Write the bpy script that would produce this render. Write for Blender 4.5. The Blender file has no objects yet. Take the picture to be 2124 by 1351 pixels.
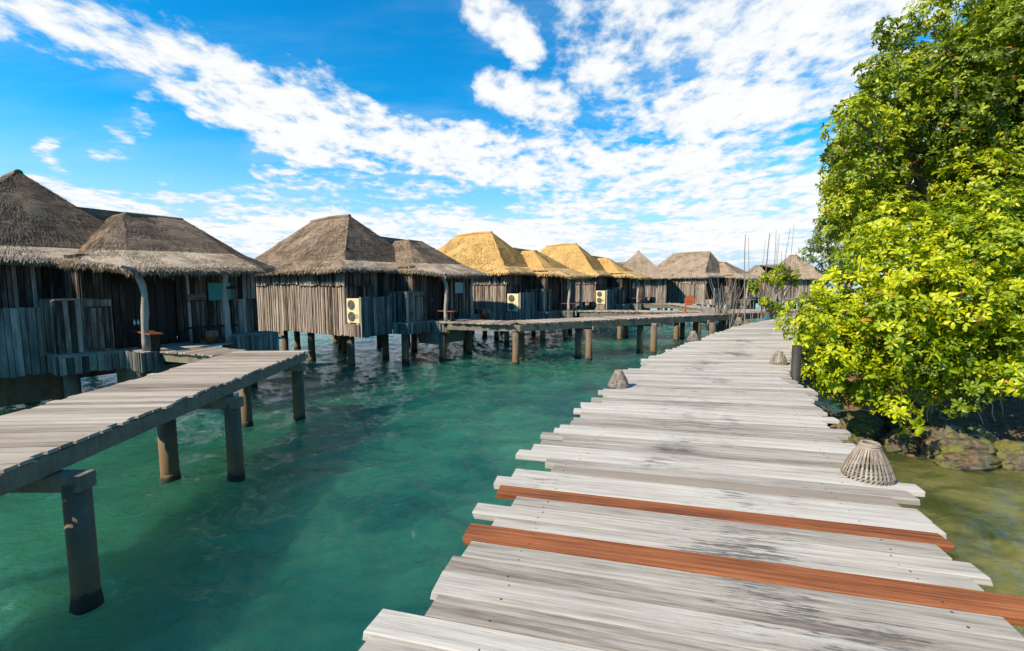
import bpy, math, random
import numpy as np
from mathutils import Vector, Matrix, noise
R = math.radians
sc = bpy.context.scene
C = bpy.context.collection
random.seed(7)

# ------------------------------------------------------------------ camera
EYE = 3.6
cam = bpy.data.objects.new('camera', bpy.data.cameras.new('camera'))
C.objects.link(cam); sc.camera = cam
cam.data.sensor_width = 36; cam.data.lens = 36 * 950 / 2124
cam.data.clip_start = 0.05; cam.data.clip_end = 6000
cam.location = (0, 0, EYE); cam.rotation_euler = (R(90 - 5.44), 0, 0)
sc.view_settings.view_transform = 'Standard'; sc.view_settings.look = 'None'
sc.view_settings.gamma = 1; sc.view_settings.exposure = 0.8

# ------------------------------------------------------------------ sun
SUN_EL = 39.0; SUN = Vector((-0.86, -0.51, 0)).normalized()
sl = bpy.data.lights.new('sun', 'SUN'); sl.energy = 4.7; sl.angle = R(0.5); sl.color = (1, .88, .70)
so = bpy.data.objects.new('sun', sl); C.objects.link(so)
sd = Vector((SUN.x * math.cos(R(SUN_EL)), SUN.y * math.cos(R(SUN_EL)), math.sin(R(SUN_EL))))
so.rotation_euler = sd.to_track_quat('Z', 'Y').to_euler(); so.location = sd * 60

# ------------------------------------------------------------------ node helper
class NT:
    def __init__(s, tree): s.t = tree; s.n = tree.nodes; s.l = tree.links
    def add(s, typ, **kw):
        nd = s.n.new(typ)
        for k, v in kw.items(): setattr(nd, k, v)
        return nd
    def put(s, sock, v):
        if isinstance(v, bpy.types.NodeSocket): s.l.new(v, sock)
        elif v is not None: sock.default_value = v
    def m(s, op, a, b=None, c=None, clamp=False):
        nd = s.add('ShaderNodeMath', operation=op, use_clamp=clamp)
        s.put(nd.inputs[0], a)
        if b is not None: s.put(nd.inputs[1], b)
        if c is not None: s.put(nd.inputs[2], c)
        return nd.outputs[0]
    def ss(s, v, lo, hi, a=0., b=1.):
        nd = s.add('ShaderNodeMapRange', interpolation_type='SMOOTHSTEP')
        s.put(nd.inputs[0], v); nd.inputs[1].default_value = lo; nd.inputs[2].default_value = hi
        nd.inputs[3].default_value = a; nd.inputs[4].default_value = b
        return nd.outputs[0]
    def noise(s, vec, scale=1., det=4, rough=.55, w=None, dist=0.):
        nd = s.add('ShaderNodeTexNoise', noise_dimensions='4D' if w is not None else '3D')
        s.put(nd.inputs['Vector'], vec); nd.inputs['Scale'].default_value = scale
        nd.inputs['Detail'].default_value = det; nd.inputs['Roughness'].default_value = rough
        nd.inputs['Distortion'].default_value = dist
        if w is not None: s.put(nd.inputs['W'], w)
        return nd.outputs[0]
    def mul(s, vec, f):
        nd = s.add('ShaderNodeVectorMath', operation='MULTIPLY'); s.put(nd.inputs[0], vec); nd.inputs[1].default_value = f
        return nd.outputs[0]
    def ramp(s, f, cols):
        nd = s.add('ShaderNodeValToRGB'); cr = nd.color_ramp
        while len(cr.elements) < len(cols): cr.elements.new(.5)
        for e, (p, c) in zip(cr.elements, cols): e.position = p; e.color = (*c, 1)
        s.put(nd.inputs[0], f); return nd.outputs[0]
    def mix(s, f, a, b, mode='MIX'):
        nd = s.add('ShaderNodeMix', data_type='RGBA', blend_type=mode)
        s.put(nd.inputs[0], f)
        s.put(nd.inputs[6], a if isinstance(a, bpy.types.NodeSocket) else (*a, 1))
        s.put(nd.inputs[7], b if isinstance(b, bpy.types.NodeSocket) else (*b, 1))
        return nd.outputs[2]

# ------------------------------------------------------------------ world: sky with broken cloud
world = bpy.data.worlds.new('World'); sc.world = world; world.use_nodes = True
W = NT(world.node_tree); W.n.clear()
wo = W.add('ShaderNodeOutputWorld'); bg = W.add('ShaderNodeBackground'); W.l.new(bg.outputs[0], wo.inputs[0])
sky = W.add('ShaderNodeTexSky', sky_type='NISHITA'); sky.sun_disc = False
sky.sun_elevation = R(SUN_EL); sky.sun_rotation = math.atan2(SUN.x, SUN.y)
sky.air_density = 1.0; sky.dust_density = .2; sky.ozone_density = 2.5
hs = W.add('ShaderNodeHueSaturation'); hs.inputs['Saturation'].default_value = 1.42; hs.inputs['Hue'].default_value = .487
hs.inputs['Value'].default_value = .93
W.l.new(sky.outputs[0], hs.inputs['Color'])
tc = W.add('ShaderNodeTexCoord'); sx = W.add('ShaderNodeSeparateXYZ'); W.l.new(tc.outputs['Generated'], sx.inputs[0])
X, Y, Z = sx.outputs
az = W.m('ARCTAN2', X, Y); el = W.m('ARCSINE', Z)
den = W.m('ADD', W.m('MAXIMUM', Z, 0.0), .12)
cx = W.m('DIVIDE', X, den); cy = W.m('DIVIDE', Y, den)
cb = W.add('ShaderNodeCombineXYZ'); W.l.new(cx, cb.inputs[0]); W.l.new(cy, cb.inputs[1])
PL = cb.outputs[0]
def azel(px, py):
    u = (px - 1062) / 950; v = -(py - 675.5) / 950; p = R(5.44)
    d = Vector((u, math.cos(p) + v * math.sin(p), -math.sin(p) + v * math.cos(p))).normalized()
    return math.atan2(d.x, d.y), math.asin(d.z)
wig = W.noise(PL, 1.3, 3, .5); wig2 = W.noise(PL, 1.7, 3, .5, w=3.3)
azw = W.m('ADD', az, W.m('MULTIPLY', W.m('SUBTRACT', wig, .5), .22))
elw = W.m('ADD', el, W.m('MULTIPLY', W.m('SUBTRACT', wig2, .5), .13))
def capsule(p0, p1, r, s=1.):
    a0, e0 = azel(*p0); a1, e1 = azel(*p1); da, de = a1 - a0, e1 - e0; L2 = da * da + de * de + 1e-9
    t = W.m('MULTIPLY_ADD', azw, da / L2, W.m('MULTIPLY_ADD', elw, de / L2, -(a0 * da + e0 * de) / L2))
    t = W.m('MINIMUM', W.m('MAXIMUM', t, 0.), 1.)
    dx = W.m('SUBTRACT', azw, W.m('MULTIPLY_ADD', t, da, a0)); dy = W.m('SUBTRACT', elw, W.m('MULTIPLY_ADD', t, de, e0))
    d = W.m('SQRT', W.m('ADD', W.m('MULTIPLY', dx, dx), W.m('MULTIPLY', dy, dy)))
    return W.ss(d, r * 1.65 / 950, r * .35 / 950, 0, s)
caps = [((130, 20), (420, 150), 62, 1), ((400, 140), (760, 250), 66, 1), ((600, 285), (1000, 325), 60, 1), ((420, 225), (640, 250), 30, .9),
        ((900, 330), (1500, 330), 70, 1), ((1100, 400), (1700, 430), 60, .9), ((1010, 30), (1070, 90), 55, 1), ((1240, 30), (1900, 20), 120, .93), ((1260, 150), (1850, 260), 95, .88),
        ((1010, 180), (1190, 240), 38, 1), ((-200, 500), (700, 480), 60, 1), ((600, 490), (1900, 495), 70, 1), ((300, 395), (1000, 385), 20, .62), ((100, 400), (300, 430), 26, .9), ((-200, 40), (60, 20), 40, .7),
        ((275, 190), (215, 325), 22, .72), ((118, 290), (98, 370), 20, .68), ((1500, 250), (2000, 480), 110, .95), ((330, 385), (560, 395), 14, .8), ((560, 365), (860, 385), 16, .75)]
mask = None
for c_ in caps:
    k = capsule(*c_); mask = k if mask is None else W.m('MAXIMUM', mask, k)
big = W.noise(PL, 1.6, 8, .62, dist=.3)
vor = W.noise(W.mul(PL, (1, .75, 1)), 6.5, 5, .6, dist=.2)
fld = W.m('MULTIPLY_ADD', W.m('ADD', W.m('MULTIPLY', big, .55), W.m('MULTIPLY', vor, .45)), 1.75, -.385)
dens = W.m('ADD', fld, W.m('MULTIPLY_ADD', mask, .50, -.50))
fine = W.noise(W.mul(PL, (1., .7, 1)), 15., 5, .58, dist=.15)
dens = W.m('ADD', dens, W.m('MULTIPLY', W.m('SUBTRACT', fine, .5), .50))
aecb = W.add('ShaderNodeCombineXYZ'); W.l.new(W.m('MULTIPLY', az, 3.), aecb.inputs[0]); W.l.new(W.m('MULTIPLY', el, 30.), aecb.inputs[1])
streak = W.noise(aecb.outputs[0], 1., 6, .62, dist=.3)
low = W.ss(el, .30, .10)
dens = W.m('ADD', dens, W.m('MULTIPLY', W.m('SUBTRACT', streak, .47), W.m('MULTIPLY', low, .9)))
cov = W.ss(dens, .22, .52)
cov = W.m('MULTIPLY', cov, W.ss(el, -.02, .05))
thin = W.m('MULTIPLY', W.ss(W.noise(W.mul(PL, (.5, 1.5, 1)), 1.1, 6, .65), .42, .75), .35)
cov = W.m('MAXIMUM', cov, W.m('MULTIPLY', thin, W.ss(mask, .0, .6, .35, 1)))
ccol = W.mix(W.ss(dens, .25, .60), (.40, .475, .54), (.57, .575, .575))
bl = W.mix(1, hs.outputs[0], (.022, .118, .136), 'MULTIPLY')
hz = W.mix(W.ss(el, .30, .0), bl, (.34, .45, .56))
skycol = W.mix(W.m('MULTIPLY', cov, 1.), hz, ccol)
W.l.new(skycol, bg.inputs[0]); bg.inputs[1].default_value = 1.0

# ------------------------------------------------------------------ mesh builder
class MB:
    def __init__(s): s.v = []; s.f = []; s.uv = []; s.tone = []; s.mi = []
    def face(s, pts, tone=.5, uv=None, mi=0):
        i = len(s.v); s.v += [tuple(p) for p in pts]; s.f.append(tuple(range(i, i + len(pts))))
        s.uv += uv or [(0, 0)] * len(pts); s.tone.append(tone); s.mi.append(mi)
    def box(s, c, ex, ey, ez, tone=.5, mi=0, taper=1., jit=0., u0=0.):
        """c centre; ex (length), ey, ez half vectors; u runs along ex in metres"""
        c, ex, ey, ez = map(Vector, (c, ex, ey, ez)); lx, ly, lz = ex.length, ey.length, ez.length
        vs = []; uvs = []
        for sx in (-1, 1):
            for sy in (-1, 1):
                for sz in (-1, 1):
                    j = Vector((random.uniform(-jit, jit),) * 3) if jit else Vector()
                    vs.append(tuple(c + ex * sx + ey * sy * (taper if sx > 0 else 1) + ez * sz * (taper if sx > 0 else 1) + j * sx * .5))
                    uvs.append((sx * lx + u0, sy * ly + sz * lz))
        i = len(s.v); s.v += vs
        for q in ((0, 1, 3, 2), (4, 6, 7, 5), (0, 4, 5, 1), (2, 3, 7, 6), (0, 2, 6, 4), (1, 5, 7, 3)):
            s.f.append(tuple(i + k for k in q)); s.uv += [uvs[k] for k in q]; s.tone.append(tone); s.mi.append(mi)
    def tube(s, pts, rad, n=8, tone=.5, mi=0, cap=True):
        pts = [Vector(p) for p in pts]; rings = []; L = 0; i0 = len(s.v)
        t0 = (pts[1] - pts[0]).normalized(); ref = Vector((1, 0, 0)) if abs(t0.x) < .8 else Vector((0, 1, 0))
        for k, p in enumerate(pts):
            t = (pts[min(k + 1, len(pts) - 1)] - pts[max(k - 1, 0)]).normalized()
            a = t.cross(ref).normalized(); b = t.cross(a); r = rad[k] if hasattr(rad, '__len__') else rad
            if k: L += (p - pts[k - 1]).length
            rings.append(L)
            for q in range(n):
                an = 2 * math.pi * q / n; s.v.append(tuple(p + (a * math.cos(an) + b * math.sin(an)) * r))
        for k in range(len(pts) - 1):
            for q in range(n):
                a0 = i0 + k * n + q; a1 = i0 + k * n + (q + 1) % n
                s.f.append((a0, a1, a1 + n, a0 + n)); s.tone.append(tone); s.mi.append(mi)
                s.uv += [(rings[k], q * .1), (rings[k], (q + 1) * .1), (rings[k + 1], (q + 1) * .1), (rings[k + 1], q * .1)]
        if cap:
            for ring, rev in ((0, False), (len(pts) - 1, True)):
                idx = [i0 + ring * n + q for q in range(n)]
                if not rev: idx = idx[::-1]
                s.f.append(tuple(idx)); s.tone.append(tone); s.mi.append(mi); s.uv += [(0, 0)] * n
    def lathe(s, c, prof, n=20, tone=.5, mi=0):
        c = Vector(c); i0 = len(s.v)
        for r, z in prof:
            for q in range(n):
                a = 2 * math.pi * q / n; s.v.append(tuple(c + Vector((r * math.cos(a), r * math.sin(a), z))))
        for k in range(len(prof) - 1):
            for q in range(n):
                a0 = i0 + k * n + q; a1 = i0 + k * n + (q + 1) % n
                s.f.append((a0, a1, a1 + n, a0 + n)); s.tone.append(tone); s.mi.append(mi)
                s.uv += [(prof[k][1], q * .1), (prof[k][1], (q + 1) * .1), (prof[k + 1][1], (q + 1) * .1), (prof[k + 1][1], q * .1)]
    def build(s, name, mats, parent=None, smooth=False, bevel=0):
        me = bpy.data.meshes.new(name); me.from_pydata(s.v, [], s.f)
        uvl = me.uv_layers.new(name='UVMap'); uvl.data.foreach_set('uv', np.array(s.uv, dtype=np.float32).ravel())
        at = me.attributes.new('tone', 'FLOAT', 'FACE'); at.data.foreach_set('value', np.array(s.tone, dtype=np.float32))
        mats = mats if isinstance(mats, (list, tuple)) else [mats]
        for m_ in mats: me.materials.append(m_)
        me.polygons.foreach_set('material_index', np.array(s.mi, dtype=np.int32))
        if smooth: me.polygons.foreach_set('use_smooth', [True] * len(me.polygons))
        me.update()
        o = bpy.data.objects.new(name, me); C.objects.link(o); o.parent = parent
        if bevel:
            b = o.modifiers.new('bevel', 'BEVEL'); b.width = bevel; b.segments = 2; b.limit_method = 'ANGLE'
        return o
def empty(name, loc, rz, label, cat, group=None):
    o = bpy.data.objects.new(name, None); C.objects.link(o); o.location = loc; o.rotation_euler = (0, 0, rz); o.empty_display_size = .2
    return tag(o, label, cat, group)
def tag(o, label=None, cat=None, group=None, kind=None):
    if label: o['label'] = label
    if cat: o['category'] = cat
    if group: o['group'] = group
    if kind: o['kind'] = kind
    return o
rnd = random.random
def ru(a, b): return random.uniform(a, b)

# ------------------------------------------------------------------ materials
def newmat(name):
    m = bpy.data.materials.new(name); m.use_nodes = True; N = NT(m.node_tree)
    return m, N, N.n['Principled BSDF']
def attr(N, name='tone'):
    a = N.add('ShaderNodeAttribute', attribute_name=name); return a.outputs['Fac']
def wood(name, cols, gs=(1.1, 26), amt=.5, rough=.85, bump=.35, stain=None, spec=.25, tonew=.6, blotch=.25):
    m, N, P = newmat(name); t = attr(N); uv = N.add('ShaderNodeUVMap').outputs[0]
    w = N.m('MULTIPLY', t, 60.)
    g1 = N.noise(N.mul(uv, (gs[0], gs[1], 1)), 1., 6, .65, w=w)
    g2 = N.noise(N.mul(uv, (gs[0] * 5, gs[1] * 6, 1)), 1., 3, .6, w=w)
    g3 = N.noise(N.mul(uv, (.8, 3, 1)), 1., 4, .6, w=w)
    f = N.m('ADD', N.m('MULTIPLY', t, tonew), N.m('MULTIPLY', N.m('SUBTRACT', g1, .5), amt * 1.6))
    f = N.m('ADD', f, N.m('MULTIPLY', N.m('SUBTRACT', g2, .5), amt * .6))
    f = N.m('ADD', f, N.m('MULTIPLY', N.m('SUBTRACT', g3, .5), blotch * 2)); f = N.m('ADD', f, (1 - tonew) / 2)
    col = N.ramp(f, cols)
    if stain:
        sep = N.add('ShaderNodeSeparateXYZ'); N.l.new(uv, sep.inputs[0])
        band = N.ss(N.m('ABSOLUTE', N.m('ADD', sep.outputs[0], stain[2])), stain[0], .1, 0, 1)
        s1 = N.noise(N.mul(uv, (4.5, 60, 1)), 1., 7, .72, w=w)
        pos = N.add('ShaderNodeNewGeometry').outputs['Position']
        s2 = N.noise(pos, 1.1, 3, .55)
        sf = N.m('ADD', N.m('ADD', s1, N.m('MULTIPLY', band, .13)), N.m('MULTIPLY', s2, .62))
        sm = N.ss(sf, .96, 1.05, 0, stain[1])
        col = N.mix(sm, col, (.065, .06, .058))
        # small knots / specks
        kn = N.noise(N.mul(uv, (9, 30, 1)), 1., 2, .5, w=w)
        col = N.mix(N.ss(kn, .80, .86, 0, .6), col, (.10, .07, .045))
    N.put(P.inputs['Base Color'], col); P.inputs['Roughness'].default_value = rough
    P.inputs['Specular IOR Level'].default_value = spec
    b = N.add('ShaderNodeBump'); b.inputs['Strength'].default_value = bump; b.inputs['Distance'].default_value = .012
    N.l.new(N.m('ADD', g1, N.m('MULTIPLY', g2, .7)), b.inputs['Height']); N.l.new(b.outputs[0], P.inputs['Normal'])
    return m
M = {}
M['deck'] = wood('weathered_deck_wood', [(.0, (.12, .10, .085)), (.2, (.17, .14, .11)), (.48, (.33, .295, .25)), (.85, (.50, .46, .405))], amt=.85, stain=(1.1, .8, -.35), bump=.5)
M['deck2'] = wood('dock_wood', [(.0, (.07, .047, .033)), (.3, (.20, .155, .12)), (.6, (.35, .29, .23)), (.95, (.48, .415, .34))], amt=.55, bump=.5)
M['grey_plank'] = wood('brown_grey_plank_wood', [(.0, (.10, .08, .06)), (.5, (.27, .225, .18)), (1, (.36, .31, .26))], amt=.4)
M['red'] = wood('new_red_wood', [(.0, (.07, .022, .009)), (.35, (.22, .068, .024)), (.65, (.35, .118, .042)), (1, (.45, .19, .085))], gs=(.8, 34), amt=1.0, rough=.75, blotch=.55, bump=.8)
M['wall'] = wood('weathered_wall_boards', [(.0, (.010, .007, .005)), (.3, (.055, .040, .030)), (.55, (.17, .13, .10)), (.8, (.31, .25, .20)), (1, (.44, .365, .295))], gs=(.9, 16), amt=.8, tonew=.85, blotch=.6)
M['skirt'] = wood('greenish_skirt_boards', [(.0, (.012, .011, .010)), (.35, (.065, .063, .055)), (.7, (.17, .165, .145)), (1, (.34, .32, .28))], gs=(.9, 14), amt=.8, blotch=.5)  # darkened along with the facade boards, so the colour carries shade
M['dark'] = wood('dark_stained_wood', [(.0, (.008, .006, .005)), (1, (.028, .02, .016))], amt=.3, rough=.6)
M['bench'] = wood('red_bench_wood', [(.0, (.035, .018, .012)), (.6, (.15, .05, .02)), (1, (.3, .1, .035))], amt=.4, rough=.5)
M['bark'] = wood('bleached_trunk', [(.0, (.12, .10, .08)), (.5, (.30, .26, .22)), (1, (.48, .44, .38))], gs=(2, 8), amt=.6)
M['stick'] = wood('dead_stick', [(.0, (.08, .06, .05)), (.5, (.22, .17, .135)), (1, (.36, .30, .25))], gs=(2, 8), amt=.6)
M['trunk'] = wood('tree_bark', [(.0, (.03, .022, .016)), (.5, (.10, .075, .055)), (1, (.19, .15, .12))], gs=(2, 8), amt=.6)
M['cane'] = wood('bamboo_cane', [(.0, (.05, .036, .026)), (.5, (.19, .15, .115)), (1, (.42, .345, .27))], gs=(4, 10), amt=.4, rough=.7)

def thatch(name, cols, warm):
    m, N, P = newmat(name); t = attr(N); uv = N.add('ShaderNodeUVMap').outputs[0]
    pos = N.add('ShaderNodeTexCoord').outputs['Object']
    g = N.noise(N.mul(uv, (38, 4, 1)), 1., 5, .65)
    big = N.noise(pos, .8, 5, .62); lay = N.noise(N.mul(uv, (.9, 8, 1)), 1., 5, .72)
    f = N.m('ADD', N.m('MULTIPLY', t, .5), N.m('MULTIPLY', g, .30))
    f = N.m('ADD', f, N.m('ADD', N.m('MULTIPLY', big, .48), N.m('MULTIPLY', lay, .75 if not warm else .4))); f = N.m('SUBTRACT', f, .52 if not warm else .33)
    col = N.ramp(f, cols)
    N.put(P.inputs['Base Color'], col); P.inputs['Roughness'].default_value = .95; P.inputs['Specular IOR Level'].default_value = .1
    b = N.add('ShaderNodeBump'); b.inputs['Strength'].default_value = .9; b.inputs['Distance'].default_value = .06
    N.l.new(N.m('ADD', N.m('MULTIPLY', g, .7), N.m('MULTIPLY', lay, 1.2)), b.inputs['Height']); N.l.new(b.outputs[0], P.inputs['Normal'])
    return m
M['thatch'] = thatch('old_thatch', [(.1, (.035, .025, .018)), (.36, (.13, .092, .063)), (.6, (.30, .22, .15)), (.82, (.52, .41, .29)), (1, (.72, .60, .44))], 0)
M['thatch_far'] = thatch('pale_thatch', [(.1, (.08, .058, .04)), (.4, (.23, .17, .12)), (.65, (.37, .285, .205)), (1, (.52, .41, .30))], 0)
M['thatch_gold'] = thatch('new_golden_thatch', [(.1, (.16, .075, .02)), (.4, (.40, .235, .075)), (.65, (.57, .365, .145)), (1, (.70, .51, .27))], 1)

def concrete(name, base, stain=True):
    m, N, P = newmat(name); geo = N.add('ShaderNodeNewGeometry').outputs['Position']
    n1 = N.noise(geo, 3., 6, .65); n2 = N.noise(N.mul(geo, (9, 9, 1.1)), 1., 5, .7)
    f = N.m('ADD', N.m('MULTIPLY', n1, .5), N.m('MULTIPLY', n2, .5))
    col = N.ramp(f, [(.3, tuple(c * .35 for c in base)), (.48, base), (.7, tuple(min(1, c * 1.45) for c in base))])
    if stain:
        sp = N.add('ShaderNodeSeparateXYZ'); N.l.new(geo, sp.inputs[0])
        zz = N.m('ADD', sp.outputs[2], N.m('MULTIPLY', N.m('SUBTRACT', n1, .5), .5))
        col = N.mix(N.ss(zz, .95, .35, 0, .75), col, (.16, .09, .03)); col = N.mix(N.ss(zz, .2, .08, 0, .95), col, (.018, .016, .010))
    N.put(P.inputs['Base Color'], col); P.inputs['Roughness'].default_value = .85
    b = N.add('ShaderNodeBump'); b.inputs['Strength'].default_value = .5; b.inputs['Distance'].default_value = .02
    N.l.new(n2, b.inputs['Height']); N.l.new(b.outputs[0], P.inputs['Normal'])
    return m
M['pile'] = concrete('stained_concrete', (.12, .086, .052)); M['beam'] = concrete('beam_concrete', (.17, .14, .095), False)
def plain(name, col, rough=.5, metal=0., var=.15, sc_=8.):
    m, N, P = newmat(name); geo = N.add('ShaderNodeTexCoord').outputs['Object']; n = N.noise(geo, sc_, 5, .6)
    N.put(P.inputs['Base Color'], N.ramp(n, [(.25, tuple(c * (1 - var * 2) for c in col)), (.75, tuple(min(1, c * (1 + var)) for c in col))]))
    P.inputs['Roughness'].default_value = rough; P.inputs['Metallic'].default_value = metal
    return m
M['cream'] = plain('aged_cream_paint', (.66, .55, .32), .45, 0, .1); M['grille'] = plain('dark_grille', (.06, .065, .05), .5)
M['grille_ring'] = plain('grille_wire', (.22, .22, .17), .5); M['teal'] = plain('teal_pane', (.03, .26, .24), .12, 0, .05)
M['rust'] = plain('rust_red_paint', (.38, .085, .025), .8, 0, .3, 20); M['clay'] = plain('brown_glazed_clay', (.11, .04, .012), .35, 0, .4, 9)
M['black'] = plain('black_void', (.008, .007, .006), .9); M['white'] = plain('white_plastic', (.5, .52, .5), .4)
M['brass'] = plain('worn_brass', (.35, .27, .15), .4, .8); M['nail'] = plain('rusty_nail', (.09, .035, .015), .8, 0, .3, 40)

# water
m, N, P = newmat('sea_water'); M['water'] = m
pos = N.add('ShaderNodeNewGeometry').outputs['Position']; sp = N.add('ShaderNodeSeparateXYZ'); N.l.new(pos, sp.inputs[0])
n_big = N.noise(pos, .16, 4, .55); n_mid = N.noise(N.mul(pos, (.7, 1.1, 1)), .9, 5, .6, dist=.6)
f = N.m('ADD', N.m('MULTIPLY', n_big, .7), N.m('MULTIPLY', n_mid, .42))
col = N.ramp(f, [(.38, (.003, .034, .033)), (.50, (.009, .072, .055)), (.64, (.028, .132, .082)), (.85, (.08, .23, .145))])
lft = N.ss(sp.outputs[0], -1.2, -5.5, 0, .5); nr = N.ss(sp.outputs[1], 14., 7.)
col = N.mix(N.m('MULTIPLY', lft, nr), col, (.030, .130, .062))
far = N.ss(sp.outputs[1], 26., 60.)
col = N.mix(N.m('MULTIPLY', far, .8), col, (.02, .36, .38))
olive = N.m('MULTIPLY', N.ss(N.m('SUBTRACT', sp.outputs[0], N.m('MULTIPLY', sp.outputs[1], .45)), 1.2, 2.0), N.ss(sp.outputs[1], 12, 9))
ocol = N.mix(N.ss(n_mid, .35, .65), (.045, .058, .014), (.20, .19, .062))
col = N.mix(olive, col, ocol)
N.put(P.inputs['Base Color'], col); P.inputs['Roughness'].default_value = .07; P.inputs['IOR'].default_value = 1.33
P.subsurface_method = 'BURLEY'; P.inputs['Subsurface Weight'].default_value = .86; P.inputs['Subsurface Radius'].default_value = (.9, 1., 1.); P.inputs['Subsurface Scale'].default_value = 6.; P.inputs['Specular IOR Level'].default_value = .5
w1 = N.noise(N.mul(pos, (.75, 1.25, 1)), 1.9, 6, .6, dist=.9); w2 = N.noise(N.mul(pos, (.8, 1.3, 1)), 7., 4, .6, dist=.6); w0 = N.noise(pos, .55, 2, .5)
hh = N.m('ADD', N.m('MULTIPLY', w1, .085), N.m('ADD', N.m('MULTIPLY', w2, .036), N.m('MULTIPLY', w0, .0)))
b = N.add('ShaderNodeBump'); b.inputs['Strength'].default_value = .85; b.inputs['Distance'].default_value = 1.
N.l.new(hh, b.inputs['Height']); N.l.new(b.outputs[0], P.inputs['Normal'])

def leafmat(name, cols, trans=.35):
    m, N, P = newmat(name); t = attr(N)
    col = N.ramp(t, cols); N.put(P.inputs['Base Color'], col); P.inputs['Roughness'].default_value = .36; P.inputs['Specular IOR Level'].default_value = .36
    tr = N.add('ShaderNodeBsdfTranslucent'); N.put(tr.inputs[0], N.mix(1, col, (1.0, 1.1, .45), 'MULTIPLY'))
    mx = N.add('ShaderNodeMixShader'); mx.inputs[0].default_value = trans
    N.l.new(P.outputs[0], mx.inputs[1]); N.l.new(tr.outputs[0], mx.inputs[2]); N.l.new(mx.outputs[0], N.n['Material Output'].inputs[0])
    return m
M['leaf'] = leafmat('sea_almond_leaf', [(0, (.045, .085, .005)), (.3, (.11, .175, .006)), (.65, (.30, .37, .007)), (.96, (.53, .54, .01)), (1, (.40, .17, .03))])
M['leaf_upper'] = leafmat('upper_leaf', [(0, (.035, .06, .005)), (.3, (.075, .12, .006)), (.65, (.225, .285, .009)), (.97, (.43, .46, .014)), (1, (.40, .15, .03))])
M['leaf_far'] = leafmat('grey_green_leaf', [(0, (.05, .09, .03)), (.5, (.11, .18, .06)), (1, (.22, .30, .09))])

m, N, P = newmat('shore_rock'); M['rock'] = m
pos = N.add('ShaderNodeNewGeometry').outputs['Position']; n1 = N.noise(pos, 2.2, 7, .65); n2 = N.noise(pos, 9., 6, .7)
rk = N.ramp(n2, [(.3, (.02, .018, .014)), (.55, (.10, .085, .055)), (.75, (.24, .21, .14))])
rk = N.mix(N.ss(n1, .46, .54, 0, .8), rk, (.13, .125, .016)); rk = N.mix(N.ss(n1, .44, .38, 0, .6), rk, (.20, .10, .04))
N.put(P.inputs['Base Color'], rk); P.inputs['Roughness'].default_value = .38
b = N.add('ShaderNodeBump'); b.inputs['Strength'].default_value = 1.; b.inputs['Distance'].default_value = .06; N.l.new(n2, b.inputs['Height']); N.l.new(b.outputs[0], P.inputs['Normal'])
m, N, P = newmat('shore_soil'); M['soil'] = m
pos = N.add('ShaderNodeNewGeometry').outputs['Position']; n2 = N.noise(pos, 7., 6, .7)
N.put(P.inputs['Base Color'], N.ramp(n2, [(.3, (.04, .025, .014)), (.55, (.19, .10, .042)), (.8, (.34, .2, .1))])); P.inputs['Roughness'].default_value = .9
b = N.add('ShaderNodeBump'); b.inputs['Strength'].default_value = 1.; b.inputs['Distance'].default_value = .08; N.l.new(n2, b.inputs['Height']); N.l.new(b.outputs[0], P.inputs['Normal'])

# ------------------------------------------------------------------ setting: sea, shore
def make_sea():
    nr, na = 640, 620; r = .9 * (110 / .9) ** (np.arange(nr) / (nr - 1)); a = np.linspace(R(-66), R(66), na)
    Rr, A = np.meshgrid(r, a, indexing='ij'); x = Rr * np.sin(A); y = Rr * np.cos(A) - .4; z = np.zeros_like(x); rg = np.random.default_rng(3)
    gx = np.zeros_like(x)
    for lam in np.geomspace(.28, 4.2, 34):
        th = R(-38) + rg.normal(0, .75); k = 2 * math.pi / lam; ph_ = rg.uniform(0, 6.28); amp = .0125 * lam ** .75
        # wave groups come and go over the surface
        gr = .55 + .45 * np.sin((x * math.cos(th + 1.1) + y * math.sin(th + 1.1)) * k * .13 + rg.uniform(0, 6.28)) * np.sin((x * math.cos(th) + y * math.sin(th)) * k * .09 + rg.uniform(0, 6.28))
        warp = .9 * np.sin(x * .35 + rg.uniform(0, 6)) + .7 * np.sin(y * .42 + rg.uniform(0, 6))
        w = np.sin((x * math.cos(th) + y * math.sin(th)) * k + ph_ + warp * 1.3)
        fade = np.clip(lam / (Rr * .0078 * 3.2), 0, 1) ** 2
        z += amp * gr * fade * (1 - 2 * np.abs(w) ** .85 * .5 - .5 + .5 * w)
    z *= np.clip((110 - Rr) / 30, 0, 1); z -= z.mean()
    V_ = np.stack([x, y, z], -1).reshape(-1, 3); i = np.arange(nr - 1)[:, None] * na + np.arange(na - 1)[None]
    Q = np.stack([i, i + na, i + na + 1, i + 1], -1).reshape(-1, 4); n0 = len(V_); S = 2500; zl = -.075
    V_ = np.concatenate([V_, [(-S, -S, zl), (S, -S, zl), (S, S, zl), (-S, S, zl)]]); Q = np.concatenate([Q[:, ::-1], [[n0, n0 + 1, n0 + 2, n0 + 3]]])
    me = bpy.data.meshes.new('sea'); me.vertices.add(len(V_)); me.vertices.foreach_set('co', V_.astype(np.float32).ravel())
    me.loops.add(Q.size); me.loops.foreach_set('vertex_index', Q.astype(np.int32).ravel()); me.polygons.add(len(Q)); me.polygons.foreach_set('loop_start', (np.arange(len(Q)) * 4).astype(np.int32))
    me.update(calc_edges=True); me.polygons.foreach_set('use_smooth', np.ones(len(Q), dtype=bool)); me.materials.append(M['water'])
    o = bpy.data.objects.new('sea', me); C.objects.link(o); tag(o, kind='structure')
make_sea()

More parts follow.
